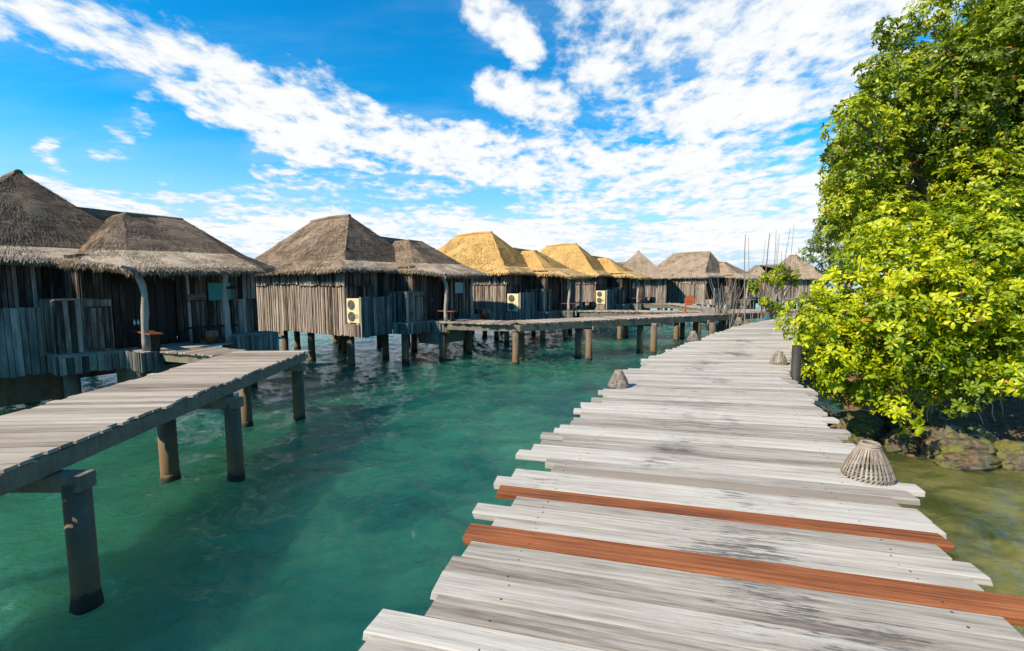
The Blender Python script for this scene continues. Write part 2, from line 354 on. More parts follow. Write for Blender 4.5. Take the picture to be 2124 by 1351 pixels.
def shore():
    nx, ny = 60, 60; vs = []; fs = []
    for j in range(ny + 1):
        for i in range(nx + 1):
            x = 7.5 + 22 * (i / nx) ** 1.3; y = 8.3 + 24 * (j / ny) ** 1.3
            e = (x - 8.6 - max(0, (y - 10.5)) * .36) * .30; e2 = (y - 9.35 + (x - 9) * .10) * .38
            h = min(e, e2, 1.0 + .1 * (x - 9)) * .8
            h += .16 * noise.fractal(Vector((x * .9, y * .9, 0)), 1., 2., 5)
            vs.append((x, y, max(-.7, min(h, 1.6))))
    for j in range(ny):
        for i in range(nx):
            a = j * (nx + 1) + i; fs.append((a, a + 1, a + nx + 2, a + nx + 1))
    me = bpy.data.meshes.new('shore'); me.from_pydata(vs, [], fs); me.materials.append(M['soil'])
    me.polygons.foreach_set('use_smooth', [True] * len(fs))
    o = bpy.data.objects.new('shore', me); C.objects.link(o); tag(o, kind='structure')
shore()

# ------------------------------------------------------------------ docks and boardwalks
DZ = 1.8
def pile(parent, x, y, r=.15, top=1.42, bot=-1.2, name='pile'):
    b = MB(); b.tube([(x, y, bot), (x + ru(-.01, .01), y, top)], [r * 1.03, r], 20)
    b.tube([(x, y, -.4), (x, y, .0), (x, y, .05), (x + .004, y, .10), (x, y, .16)], [r * 1.16, r * ru(1.10, 1.18), r * ru(1.08, 1.16), r * ru(1.05, 1.1), r * 1.01], 20)
    # rough chipped collar at the water line
    o = b.build(name, M['pile'], parent, smooth=True); return o
def crossbeam(parent, a, c, z=1.43, h=.09, w=.105):
    a, c = Vector((*a, z)), Vector((*c, z)); d = (c - a) / 2; n = Vector((-d.y, d.x, 0)).normalized() * w
    b = MB(); b.box((a + c) / 2, d, n, (0, 0, h)); return b.build('crossbeam', M['beam'], parent, bevel=.01)
def stringer(parent, pts, z=1.60, h=.14, w=.06):
    b = MB()
    for p, q in zip(pts[:-1], pts[1:]):
        p, q = Vector((*p, z)), Vector((*q, z)); d = (q - p) / 2; n = Vector((-d.y, d.x, 0)).normalized() * w
        b.box((p + q) / 2, d, n, (0, 0, h))
    return b.build('edge_beam', M['beam'], parent)
def plank_run(b, p, q, half, pw=.15, gap=.020, th=.022, over=.05, tlo=.15, thi=.9, ang=0., trim=None):
    """planks across the path from p to q"""
    p, q = Vector((*p, 0)), Vector((*q, 0)); d = (q - p); L = d.length; d.normalize(); n = Vector((-d.y, d.x, 0)); s = 0
    while s < L - .02:
        w = min(pw * ru(.85, 1.15), L - s); c = p + d * (s + w / 2) + Vector((0, 0, DZ - th + ru(-.004, .004)))
        el_, er_ = ru(-over, over), ru(-over, over)
        b.box(c + n * (el_ - er_) / 2, n * (half + (el_ + er_) / 2), d * (w - gap) / 2 + n * ru(-.004, .004), (0, 0, th), tone=ru(tlo, thi))
        s += w
def dock(name, label, runs, half, piles, beams, caps, group='side docks leading to the villas'):
    r = empty(name, (0, 0, 0), 0, label, 'dock', group)
    b = MB()
    for p, q in runs: plank_run(b, p, q, half)
    b.build('decking', M['deck2'], r)
    for pts in beams: stringer(r, pts)
    for a, c in caps: crossbeam(r, a, c)
    for (x, y) in piles: pile(r, x, y)
    return r
# dock of the nearest villa
r = empty('villa_dock', (0, 0, 0), 0, 'plank dock on concrete piles at the left edge, leading to the nearest villa', 'dock', 'side docks leading to the villas')
b = MB(); plank_run(b, (-5.85, -2.6), (-5.87, 4.2), .98, pw=.17); plank_run(b, (-5.87, 4.2), (-6.32, 11.95), .93, pw=.165)
plank_run(b, (-7.2, 11.62), (-9.2, 12.35), .48, pw=.16, over=.02)
b.build('decking', M['deck2'], r, bevel=.005)
stringer(r, [(-4.95, -2.6), (-4.98, 4.2), (-5.48, 11.9)], z=1.645, h=.10)
stringer(r, [(-6.75, -2.6), (-6.8, 4.2), (-7.12, 11.0)], z=1.645, h=.10)
stringer(r, [(-5.48, 11.9), (-7.1, 12.05)], z=1.645, h=.10); stringer(r, [(-7.1, 11.25), (-9.1, 11.93)], z=1.635, h=.11)
for a, c in (((-4.64, 4.83), (-7.0, 4.83)), ((-4.9, 8.1), (-7.2, 8.1)), ((-5.3, 11.55), (-7.3, 11.55)), ((-4.72, 1.2), (-7.0, 1.2))): crossbeam(r, a, c)
for x, y, rr in ((-4.78, 4.83, .125), (-6.6, 4.83, .14), (-6.2, 8.02, .14), (-5.07, 8.12, .13), (-6.62, 11.15, .13), (-5.53, 11.62, .14), (-4.92, 1.2, .15), (-6.6, 1.2, .15)):
    pile(r, x, y, rr)
# dock of the second villa
dock('villa_dock', 'long dock with paired piles running from the second villa past the rust red disc', [((-3.0, 21.35), (.2, 20.35)), ((.2, 20.6), (14.6, 27.9))], .85,
     [(.17, 19.9), (.42, 21.0), (3.15, 21.6), (3.55, 20.95), (6.5, 23.1), (7.1, 22.8), (10.15, 25.2), (10.8, 24.6), (12.9, 27.0), (13.4, 26.0)],
     [[(-2.9, 20.55), (.35, 19.75), (14.9, 27.15)], [(-2.6, 22.15), (.0, 21.4), (14.2, 28.7)]],
     [((.4, 19.85), (-.1, 21.5)), ((3.9, 21.4), (3.0, 23.0)), ((7.3, 22.9), (6.3, 24.7)), ((10.8, 24.9), (10.1, 26.4))])
dock('villa_dock', 'straight dock leading to the nearer golden roofed villa', [((3.6, 29.1), (12.6, 27.9))], .8,
     [(6.7, 28.3), (7.35, 29.4), (10.1, 28.0), (10.8, 28.9)], [[(4.2, 28.3), (12.5, 27.2)], [(4.2, 29.9), (12.5, 28.8)]], [((6.8, 28.2), (6.9, 29.7)), ((10.2, 27.8), (10.4, 29.2))])
dock('villa_dock', 'bent dock leading to the farther golden roofed villa', [((10.4, 38.3), (14.1, 38.1)), ((13.6, 37.9), (13.4, 29.8))], .75,
     [(12.2, 37.5), (12.9, 34.8), (12.9, 31.5), (14.1, 34.8)], [[(10.6, 37.6), (13.0, 37.3), (12.75, 30.0)]], [((12.7, 34.8), (14.3, 34.8))])
dock('villa_dock', 'far dock on pale piles in front of the distant villa behind the mangrove', [((23.4, 49.2), (41, 49.2))], .9,
     [(27.2, 48.6), (29.2, 49.5), (31.5, 48.6), (35, 48.6), (24.6, 48.6), (38, 48.6)], [[(23.4, 48.35), (41, 48.35)]], [])
dock('cross_dock', 'short cross dock at the far end of the main boardwalk behind the mangrove', [((12.8, 29.4), (25, 29.6))], .95,
     [(14.5, 28.8), (17, 28.8), (19.5, 28.8), (22, 28.8)], [[(12.8, 28.5), (25, 28.7)]], [], group=None)

# main boardwalk
mw = empty('boardwalk', (0, 0, 0), 0, 'wide weathered plank boardwalk curving from the foreground to the far villas', 'boardwalk')
LE = [(-2.5, -1.9), (-.9, .5), (-.75, 2.28), (-.48, 2.5), (-.34, 3.15), (-.12, 3.99), (.36, 4.83), (1.37, 7.17), (3.3, 10.96), (5.54, 14.21), (9.73, 19.66), (12.97, 22.84), (15.6, 26.6)]
RE = [(1.6, -3), (2.4, 1.), (2.65, 2.2), (2.88, 2.63), (3.0, 2.99), (3.40, 3.8), (4.09, 5.58), (4.97, 7.5), (4.95, 7.85), (5.3, 8.55), (5.64, 9.3), (6.05, 9.95), (6.86, 10.96), (9.0, 14.1), (12.9, 19.2), (16.2, 22.4), (18.6, 26.2)]
def interp(E_, y):
    for (x0, y0), (x1, y1) in zip(E_[:-1], E_[1:]):
        if y0 <= y <= y1: return x0 + (x1 - x0) * (y - y0) / (y1 - y0)
    return E_[-1][0] if y > E_[-1][1] else E_[0][0]
ph = R(-14); D = Vector((math.cos(ph), math.sin(ph), 0)); Nn = Vector((-math.sin(ph), math.cos(ph), 0))
near = [(-.9, -.72, -1.2, 2.2), (-.72, -.54, -1.3, 2.1), (-.54, -.35, -1.2, 2.25), (-.35, -.16, -1.15, 2.2), (-.16, .03, -1.3, 2.2), (.03, .21, -1.2, 2.1), (.21, .40, -1.2, 2.2), (.40, .60, -1.25, 2.2), (.60, .78, -1.2, 2.1), (.78, .97, -1.3, 2.2), (.97, 1.16, -1.2, 2.2), (1.16, 1.36, -1.25, 2.15),
        (1.36, 1.56, -1.2, 2.2), (1.56, 1.76, -1.3, 2.25), (1.76, 1.952, -1.23, 2.2), (1.952, 2.145, -1.28, 2.1), (2.145, 2.32, -1.03, 2.2), (2.32, 2.53, -1.075, 2.2), (2.53, 2.70, -1.08, 2.12), (2.70, 2.89, -1.02, 2.0), (2.89, 3.11, -1.08, 2.32), (3.11, 3.25, -.94, 2.07), (3.25, 3.43, -1.13, 2.20),
        (3.43, 3.615, -.865, 2.10), (3.615, 3.79, -1.05, 2.21), (3.79, 3.965, -1.12, 2.27), (3.965, 4.17, -.99, 2.29), (4.17, 4.345, -.65, 2.19), (4.345, 4.54, -.75, 2.4)]
b = MB(); TH = .026; nb = MB(); nplank = 0
def nails(c, d, n, w, xs):
    for x in xs:
        for k in (-.28, .28):
            if rnd() < .06: continue
            q = c + d * (x + ru(-.025, .025)) + n * (k * w + ru(-.01, .01)) + Vector((0, 0, TH + .0012)); rr = ru(.0055, .0095)
            b.face([q + (d * math.cos(a_) + n * math.sin(a_)) * rr for a_ in [i_ * math.pi / 3 for i_ in range(6)]], mi=1)
for (t0, t1, s0, s1) in near:
    w = t1 - t0; z = DZ - TH + ru(-.004, .004); c = D * ((s0 + s1) / 2) + Nn * ((t0 + t1) / 2) + Vector((0, 0, z)); hl = (s1 - s0) / 2
    special = M['red'] if abs(t0 - 2.89) < .01 or abs(t0 - 3.615) < .01 else M['grey_plank'] if abs(t0 - 4.17) < .01 else None
    tgt = MB() if special else b
    tgt.box(c + Vector((0, 0, .006 if special else 0)), D * hl, Nn * (w - .010) / 2 + D * ru(-.006, .006) + Vector((0, 0, ru(-.0025, .0025))), Vector((0, 0, TH)) + D * ru(-.01, .01), tone=ru(.3, .8) if special else ru(.32, .95))
    if special:
        o = tgt.build('replacement_plank', special, mw, bevel=.004)
        o['label'] = 'thin brownish grey plank' if special is M['grey_plank'] else ('new reddish brown plank nearest the camera' if t0 < 3 else 'new reddish brown plank with split left end')
    cn = c + Vector((0, 0, .006 if special else 0)); mid = (s0 + s1) / 2
    nails(cn, D, Nn, w, (-.62 - mid + .12 * (t0 - 3) * .5, 1.75 - mid)); nplank += 1
y = 4.80; xprev = None
pc = D * .82 + Nn * 4.54; cur = Vector((pc.x, pc.y, 0)); yy = cur.y
while yy < 26.2:
    ang = R(np.interp(yy, [4, 8, 11.5, 16, 26], [-14, -7.5, -1, 3, 10])); dv = Vector((math.cos(ang), math.sin(ang), 0)); nv = Vector((-dv.y, dv.x, 0))
    xl, xr = interp(LE, yy + .35), interp(RE, yy - .25 if yy < 9 else yy); xc = (xl + xr) / 2
    slope = .45 if yy > 6 else .3
    w = .165 * ru(.85, 1.15); dy = w / max(.4, (nv.y + slope * nv.x))
    j = .14 if yy < 13 else .09
    if nplank > 40: j *= 1
    a0 = -(xc - xl) / dv.x + ru(-j, j) * (1 if rnd() < .7 else 1.5); a1 = (xr - xc) / dv.x + ru(-j, j)
    yc = yy + dy / 2
    c = Vector((xc + (a0 + a1) / 2 * dv.x, yc + (a0 + a1) / 2 * dv.y, DZ - TH + ru(-.005, .005)))
    b.box(c, dv * (a1 - a0) / 2, nv * (w - .011) / 2 + dv * ru(-.006, .006) + Vector((0, 0, ru(-.003, .003))), (0, 0, TH), tone=ru(.28, .95), u0=(a0 + a1) / 2 + .35)
    if yy < 13: nails(c, dv, nv, w, (-1.15 - (a0 + a1) / 2, 1.2 - (a0 + a1) / 2))
    nplank += 1; yy += dy
b.build('decking', [M['deck'], M['nail']], mw, bevel=.005)
ctr = [((interp(LE, q) * (1 - k) + interp(RE, q) * k), q) for k in (.25, .75) for q in (-2, 1, 3, 5, 8, 11, 14, 18, 22, 25.5)]
stringer(mw, ctr[:10], z=1.63, h=.11, w=.06); stringer(mw, ctr[10:], z=1.63, h=.11, w=.06)
for q in (1, 5.2, 9, 13, 17, 21, 25):
    for k in (.25, .75): pile(mw, interp(LE, q) * (1 - k) + interp(RE, q) * k, q, .14, 1.52)
pp = MB(); pp.tube([(5.64, 8.95, -1), (5.62, 8.95, 2.35)], [.09, .085], 20)
tag(pp.build('mooring_post', plain('dark_post', (.028, .024, .019), .7, 0, .3), smooth=True), 'dark round post rising beside the right edge of the boardwalk at the leaves', 'post')  # one dark, slightly mottled colour over the whole post

# ------------------------------------------------------------------ villas
def wallrun(b, p, q, z0, z1, bw=.12, gap=.015, dep=.02, relief=.02, tlo=.1, thi=.9, zj=.03, back=True):
    """vertical boards from p to q (x,y); outward is to the right of p->q"""
    p, q = Vector((*p, 0)), Vector((*q, 0)); d = q - p; L = d.length; d.normalize(); n = Vector((d.y, -d.x, 0)); s = 0
    if back: b.box((p + q) / 2 + Vector((0, 0, (z0 + z1) / 2)) - n * .03, (0, 0, (z1 - z0) / 2 - .02), d * (L / 2 - .01), n * .02, tone=.0)
    while s < L - .015:
        w = min(bw * ru(.75, 1.3), L - s); rel = ru(0, relief); a0, a1 = z0 + ru(-zj, zj), z1 + ru(-.01, .01)
        b.box(p + d * (s + w / 2) + n * rel + Vector((0, 0, (a0 + a1) / 2)), (0, 0, (a1 - a0) / 2), d * max(.01, (w - gap) / 2), n * dep, tone=min(.97, max(.03, random.gauss((tlo + thi) / 2, (thi - tlo) / 2.4))), u0=ru(0, 20))
        s += w

def roofpatch(b, TL, TR, BR, BL, dens, bl=.25, wb_=.014, res=.22, t0=.4):
    lift = .09 if wb_ < .01 else .15
    TL, TR, BR, BL = map(Vector, (TL, TR, BR, BL)); wl = max((TR - TL).length, (BR - BL).length); hl = max((BL - TL).length, (BR - TR).length)
    nu, nv_ = max(2, int(wl / res)), max(2, int(hl / res)); nrm = (BR - TL).cross(TR - BL)
    nrm.normalize()
    if nrm.z < 0: nrm = -nrm
    i0 = len(b.v)
    for j in range(nv_ + 1):
        v = j / nv_
        for i in range(nu + 1):
            u = i / nu; p = (TL * (1 - u) + TR * u) * (1 - v) + (BL * (1 - u) + BR * u) * v
            edge = 0 if (i in (0, nu) or j in (0, nv_)) else 1
            wob = noise.fractal(p * 1.4, 1., 2., 3) * .05 * edge
            b.v.append(tuple(p + nrm * wob))
    for j in range(nv_):
        for i in range(nu):
            a = i0 + j * (nu + 1) + i; q = (a, a + nu + 1, a + nu + 2, a + 1)
            b.f.append(q); b.tone.append(t0); b.mi.append(0)
            for jj, ii in ((j, i), (j + 1, i), (j + 1, i + 1), (j, i + 1)): b.uv.append((ii / nu * wl, jj / nv_ * hl))
    area = (wl * hl) * (.75 if (TR - TL).length < wl * .3 else 1)
    for _ in range(int(area * dens)):
        u, v = rnd(), math.sqrt(rnd()) if (TR - TL).length < wl * .5 else rnd()
        p = (TL * (1 - u) + TR * u) * (1 - v) + (BL * (1 - u) + BR * u) * v
        down = ((BL - TL) * (1 - u) + (BR - TR) * u).normalized()
        side = down.cross(nrm).normalized(); L = bl * ru(.5, 1.3); dirv = (down + side * ru(-.28, .28) + nrm * ru(.0, lift)).normalized(); w_ = wb_ * ru(.5, 1.4)
        s2 = side * w_
        i = len(b.v); b.v += [tuple(p - s2), tuple(p + s2), tuple(p + s2 * .5 + dirv * L), tuple(p - s2 * .5 + dirv * L)]
        b.f.append((i, i + 1, i + 2, i + 3)); b.tone.append(t0 + ru(-.28, .28)); b.mi.append(0); b.uv += [(u * wl, v * hl), (u * wl + .02, v * hl), (u * wl + .02, v * hl + .2), (u * wl, v * hl + .2)]
def fringe(b, p, q, down, dens, L=.18, th=.17, wb_=.013):
    """hanging straw at the eave p->q; down = outward/down direction"""
    p, q, down = Vector(p), Vector(q), Vector(down).normalized(); n = int((q - p).length * dens); e = (q - p).normalized()
    # thick eave face and soffit
    inn = Vector((-down.x, -down.y, 0)).normalized(); z = Vector((0, 0, -th))
    seg = max(1, int((q - p).length / .3)); pts = [p + (q - p) * k / seg for k in range(seg + 1)]
    for a_, c_ in zip(pts[:-1], pts[1:]):
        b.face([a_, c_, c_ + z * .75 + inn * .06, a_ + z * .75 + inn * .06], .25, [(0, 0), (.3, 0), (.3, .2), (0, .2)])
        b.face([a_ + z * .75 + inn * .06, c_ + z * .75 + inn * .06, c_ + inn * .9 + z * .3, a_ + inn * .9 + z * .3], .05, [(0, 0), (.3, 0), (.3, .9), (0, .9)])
    for _ in range(n):
        t = rnd(); o = p + (q - p) * t - down * ru(0, .12) + Vector((0, 0, ru(-th * .5, .05))) - inn * ru(-.03, .05)
        cl = noise.noise(o * 2.3) * .5 + .5
        d1 = (down + Vector((0, 0, ru(-1.1, .0))) + e * (ru(-.45, .45) + (cl - .5) * .8)).normalized(); l = L * ru(.35, 1.) * (.6 + cl * .8); w_ = e * wb_ * ru(.5, 1.4)
        m_ = o + d1 * l * .6; d2 = (d1 + Vector((0, 0, -.9))).normalized()
        i = len(b.v); b.v += [tuple(o - w_), tuple(o + w_), tuple(m_ + w_ * .7), tuple(m_ - w_ * .7), tuple(m_ + d2 * l * .5)]
        tn = rnd() * .8 + .35
        b.f += [(i, i + 1, i + 2, i + 3), (i + 3, i + 2, i + 4)]; b.tone += [tn, tn]; b.mi += [0, 0]; b.uv += [(t, 0), (t + .01, 0), (t + .01, .2), (t, .2), (t, .2), (t + .01, .2), (t, .3)]
def V(a, c, z): return Vector((c, a, z))

def roofs(parent, mat, dens, fd, bw_, ridge):
    b = MB()
    R1, R2 = V(ridge[0], ridge[1], 6.82), V(-1.1, -7.7, 6.72)
    el_, er_, cf, cbk = -4.3, 1.9, -1.7, -10.3
    M1, M2, M3, M4 = V(el_, cf, 4.14), V(er_, cf, 4.14), V(el_, cbk, 3.98), V(er_, cbk, 4.0)
    k = .78
    F1, F2 = V(el_ + k, cf - k, 4.52), V(er_ - k, cf - k, 4.52); F3, F4 = V(el_ + k, cbk + k, 4.48), V(er_ - k, cbk + k, 4.48)
    # rounded ridge cap
    q = .16
    A1, A2 = R1 + V(0, -.10, 0), R2 + V(0, .1, 0)
    for T0, T1, B1, B0 in ((R1, R1, F2, F1), (R2, R1, F1, F3), (R1, R2, F4, F2), (R2, R2, F3, F4)):
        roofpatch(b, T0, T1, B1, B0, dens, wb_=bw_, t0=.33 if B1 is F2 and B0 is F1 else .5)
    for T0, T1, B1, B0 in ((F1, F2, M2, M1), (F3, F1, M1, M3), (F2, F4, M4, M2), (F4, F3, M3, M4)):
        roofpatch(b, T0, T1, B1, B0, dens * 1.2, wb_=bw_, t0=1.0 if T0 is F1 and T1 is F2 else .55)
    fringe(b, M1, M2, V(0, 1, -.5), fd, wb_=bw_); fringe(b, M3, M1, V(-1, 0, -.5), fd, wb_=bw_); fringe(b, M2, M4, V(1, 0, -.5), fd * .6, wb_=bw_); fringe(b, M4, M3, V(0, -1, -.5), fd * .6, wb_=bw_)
    b.tube([R1 + V(0, .03, -.05), R1 * .5 + R2 * .5 + V(0, 0, .01), R2 + V(0, -.03, -.05)], .10, 8)
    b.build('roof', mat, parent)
    b = MB()
    Pp, Rr, Q = V(.6, -2.7, 5.66), V(-.7, -3.9, 5.60), V(2.4, -3.35, 5.74)
    T1 = V(-.2, -3.83, 5.84); DN = V(0, 0, .75)
    Pb = V(.6, -4.8, 5.65); E1 = V(-1.15, -3.6, 4.12); E2 = V(-1.15, -.65, 4.12); E3 = V(-.35, .40, 3.90); E4 = V(2.9, .42, 3.98); E5 = V(4.1, -.9, 4.1); E6 = V(4.1, -6.2, 4.1); Qb = V(2.4, -5.8, 5.65); E7 = V(1.5, -7.3, 4.2)
    G2 = V(-.62, -1.35, 4.45); G3 = V(.0, -.98, 4.47); G4 = V(2.75, -.98, 4.50); G5 = V(3.5, -1.6, 4.5); G6 = V(3.5, -5.6, 4.5); G1 = V(-.62, -3.6, 4.45)
    for a_ in ((Pb, Pp, G2, G1), (G1, G2, E2, E1), (T1, Q, Q - DN, T1 - DN), (T1, Q, Qb, V(.2, -5.4, 5.2)), (Pp, Q, G4, G3), (Pp, Pp, G3, G2), (G2, G3, E3, E2), (G3, G4, E4, E3), (Q, Q, G5, G4), (Q, Qb, G6, G5), (G4, G5, E5, E4), (G5, G6, E6, E5), (Qb, Qb, E7, G6)):
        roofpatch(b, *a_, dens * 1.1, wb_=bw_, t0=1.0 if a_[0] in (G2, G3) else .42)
    for p, q2, dn in ((E1, E2, V(-1, 0, -.5)), (E2, E3, V(-1, 1, -.5)), (E3, E4, V(0, 1, -.5)), (E4, E5, V(1, 1, -.5)), (E5, E6, V(1, 0, -.5))): fringe(b, p, q2, dn, fd * 1.15, wb_=bw_, L=.20)
    b.tube([Pp + V(0, 0, -.03), Q + V(0, 0, -.04)], .07, 6)
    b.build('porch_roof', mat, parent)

def make_villa(P, ang, label, thatch_m, dens, fd, bw_, sk=-2.05, ridge=(-1.1, -4.9), near=False, floor_z=DZ):
    r = empty('thatched_villa', (P[0], P[1], 0), R(ang), label, 'villa', 'thatched villas standing on piles over the water')
    L_ = lambda a, c: (c, a)
    w = .125 if near else .12
    # main body
    b = MB()
    wallrun(b, L_(-3.78, -6.4), L_(-3.78, -2.18), 1.37, 4.25, .10, .045, dep=.03, relief=.03, tlo=.6, thi=1.05)  # side wall boards toned lighter, sunlight painted into the colour
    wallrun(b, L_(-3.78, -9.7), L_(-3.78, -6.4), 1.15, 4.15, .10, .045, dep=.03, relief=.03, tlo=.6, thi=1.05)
    wallrun(b, L_(-3.87, -5.0), L_(-3.87, -2.1), 3.44, 4.22, .10, .02, relief=.01, tlo=.3, thi=.9, back=False)
    wallrun(b, L_(-3.87, -7.4), L_(-3.87, -5.02), 3.50, 4.22, .10, .02, relief=.01, tlo=.3, thi=.9, back=False)
    wallrun(b, L_(-3.87, -9.7), L_(-3.87, -7.42), 3.42, 4.15, .10, .02, relief=.01, tlo=.3, thi=.9, back=False)
    wallrun(b, L_(1.6, -9.7), L_(-3.78, -9.7), 1.3, 4.1, .14, .02, tlo=.4, thi=.9)
    wallrun(b, L_(1.6, -6.), L_(1.6, -9.7), 1.3, 4.1, .14, .02, tlo=.3, thi=.8)
    wallrun(b, L_(-3.78, -2.18), L_(-1.0, -2.18), 1.37, 4.3, w, .02, relief=.02, tlo=.05, thi=.55)  # facade boards toned darker, shade painted into the colour
    wallrun(b, L_(-3.8, -2.09), L_(-2.3, -2.09), 3.44, 4.25, .10, .02, relief=.01, tlo=.2, thi=.6, back=False)
    b.box(V(-1.1, -6, 1.5), (3.6, 0, 0), (0, 2.6, 0), (0, 0, .06), tone=.1)
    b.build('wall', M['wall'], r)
    # entrance wing wall, with the opening for the door
    cw = -.95
    b = MB()
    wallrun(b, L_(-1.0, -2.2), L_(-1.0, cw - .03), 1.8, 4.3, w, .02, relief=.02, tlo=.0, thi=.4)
    wallrun(b, L_(-1.0, cw - .02), L_(-.12, cw), 1.8, 4.3, w, .02, relief=.02, tlo=.0, thi=.5)  # entrance boards kept dark too, their tone imitates the shade
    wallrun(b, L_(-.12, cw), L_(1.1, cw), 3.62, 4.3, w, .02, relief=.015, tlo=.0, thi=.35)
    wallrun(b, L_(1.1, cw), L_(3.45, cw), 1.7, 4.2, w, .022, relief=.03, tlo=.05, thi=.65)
    wallrun(b, L_(3.45, cw), L_(3.45, -5.7), 1.5, 4.2, .14, .02, tlo=.3, thi=.8)
    wallrun(b, L_(3.45, -5.7), L_(1.6, -5.7), 1.5, 4.2, .14, .02, tlo=.3, thi=.8)
    if near:
        b.box(V(1.62, cw + .05, 3.02), (0, .28, 0), (.02, 0, 0), (0, 0, .012), tone=.1); b.box(V(1.62, cw + .045, 3.14), (0, .26, 0), (.016, 0, 0), (0, 0, .09), tone=.45)
        wallrun(b, L_(2.65, cw + .12), L_(3.4, cw + .12), 1.9, 3.05, .11, .015, tlo=.25, thi=.7)
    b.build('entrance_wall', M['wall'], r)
    # door
    b = MB(); b.box(V(.49, cw - .12, 2.71), (0, 0, .91), (0, .60, 0), (.025, 0, 0), tone=.3)
    for k in range(5): b.box(V(-.0 + k * .245, cw - .09, 2.71), (0, 0, .88), (0, .105, 0), (.012, 0, 0), tone=rnd())
    dr = b.build('door', M['dark'], r)
    b = MB(); b.box(V(.30, cw - .06, 2.72), (0, .075, 0), (.008, 0, 0), (0, 0, .008)); b.lathe(V(.24, cw - .07, 2.63), [(.0, .02), (.02, .01), (.02, -.01), (0, -.02)], 8); b.build('handle', M['brass'], dr)
    b = MB(); b.box(V(-.15, cw - .03, 2.72), (0, 0, .93), (0, .035, 0), (.05, 0, 0)); b.box(V(1.13, cw - .03, 2.72), (0, 0, .93), (0, .035, 0), (.05, 0, 0)); b.box(V(.49, cw - .028, 3.66), (0, .67, 0), (.05, 0, 0), (0, 0, .035)); b.build('frame', M['dark'], dr)
    # teal window panel
    b = MB(); b.box(V(2.28, cw + .065, 3.3), (0, .33, 0), (.012, 0, 0), (0, 0, .27)); b.build('window', M['teal'], r)
    # projecting cupboard with inset hatch
    b = MB()
    wallrun(b, L_(-1.52, -2.16), L_(-1.52, -1.0), 1.8, 3.14, w, .015, relief=.01, tlo=.2, thi=.7, zj=.01)
    wallrun(b, L_(-1.52, -.98), L_(-.42, -.92), 1.8, 3.14, w, .015, relief=.015, tlo=.2, thi=.75, zj=.01)
    b.box(V(-.97, -1.55, 3.15), (0, .56, 0), (.62, 0, 0), (0, 0, .02), tone=.5)
    cup = b.build('cupboard', M['wall'], r)
    b = MB(); wallrun(b, L_(-.98, -.885), L_(-.46, -.86), 1.85, 2.93, .11, .012, relief=.008, tlo=.15, thi=.7, zj=.005, back=False); b.box(V(-.72, -.86, 2.95), (0, .27, 0), (.02, 0, 0), (0, 0, .014), tone=.05); b.build('hatch', M['wall'], cup)
    # screen
    b = MB(); wallrun(b, L_(-3.78, -1.25), L_(sk - .06, -1.25), 1.34, 2.98, .13, .012, relief=.012, tlo=.3, thi=.8, zj=.02)
    b.box(V(-3.80, -1.29, 2.16), (0, 0, .83), (0, .02, 0), (.05, 0, 0), tone=.95)
    b.box(V((sk - .06 - 3.78) / 2, -1.31, 2.16), (0, 0, .80), (0, (sk - .06 + 3.78) / 2, 0), (.02, 0, 0), tone=.3)
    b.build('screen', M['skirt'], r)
    b = MB(); wallrun(b, L_(-3.85, -2.16), L_(-3.85, -1.33), 1.37, 1.86, .10, .02, tlo=.5, thi=.9); b.box(V(-3.5, -1.75, 1.85), (.42, 0, 0), (0, .34, 0), (0, 0, .02), tone=.6); b.build('ledge', M['wall'], r)
    # porch floor and skirt
    b = MB()
    s = sk
    while s < 3.4:
        c1 = -.5 if s < -.35 else .42
        b.box(V(s + .07, (c1 - 2.1) / 2, DZ - .022), ((c1 + 2.1) / 2, 0, 0), (0, .066, 0), (0, 0, .02), tone=ru(.3, .8)); s += .14
    b.build('porch_floor', M['deck2'], r)
    b = MB()
    wallrun(b, L_(sk, -1.25), L_(sk, -.47), 1.34, 1.80, w, .015, tlo=.3, thi=.85)
    wallrun(b, L_(sk, -.46), L_(-.35, -.46), 1.34, 1.80, w, .015, tlo=.2, thi=.85)
    wallrun(b, L_(-.35, -.46), L_(-.35, .45), 1.30, 1.80, w, .015, tlo=.2, thi=.8)
    wallrun(b, L_(-.35, .46), L_(.15, .46), 1.30, 1.80, w, .015, tlo=.2, thi=.8)
    sk_box = MB(); b_ = b; b = sk_box
    wallrun(b, L_(2.0, .5), L_(3.3, .5), 1.36, 1.98, w, .015, tlo=.2, thi=.8); wallrun(b, L_(1.95, -.2), L_(1.95, .5), 1.6, 1.98, w, .015, tlo=.2, thi=.8); b.box(V(2.65, .15, 1.99), (0, .65, 0), (.36, 0, 0), (0, 0, .018), tone=.7)
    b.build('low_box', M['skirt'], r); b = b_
    b.box(V((sk - .35) / 2, -.5, 1.785), (0, (-.35 - sk) / 2, 0), (.07, 0, 0), (0, 0, .03), tone=.8)
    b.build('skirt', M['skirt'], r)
    # crooked trunk posts
    def post(a, c, jx, top=4.0, rr=.085):
        b = MB(); pts = []; n = 9
        for k in range(n + 1):
            t = k / n; z = DZ + (top - DZ) * t; off = jx * np.interp(t, [0, .3, .55, .72, .86, 1], [0, -.01, .05, .07, -.07, -.2]); pts.append(V(a + off * .35, c + off * .9 + .012 * math.sin(k * 2.1), z))
        b.tube(pts, [rr * (1.1 - .25 * k / n + .12 * math.sin(k * 1.9)) for k in range(n + 1)], 10); b.build('post', M['bark'], r, smooth=True)
    post(-.08, .12, 1.); post(1.95, .15, -.5, 4.05, .078)
    b = MB(); b.tube([V(-.62, .52, 3.98), V(.02, .15, 3.86)], .045, 8); b.build('rafter', M['bark'], r, smooth=True)
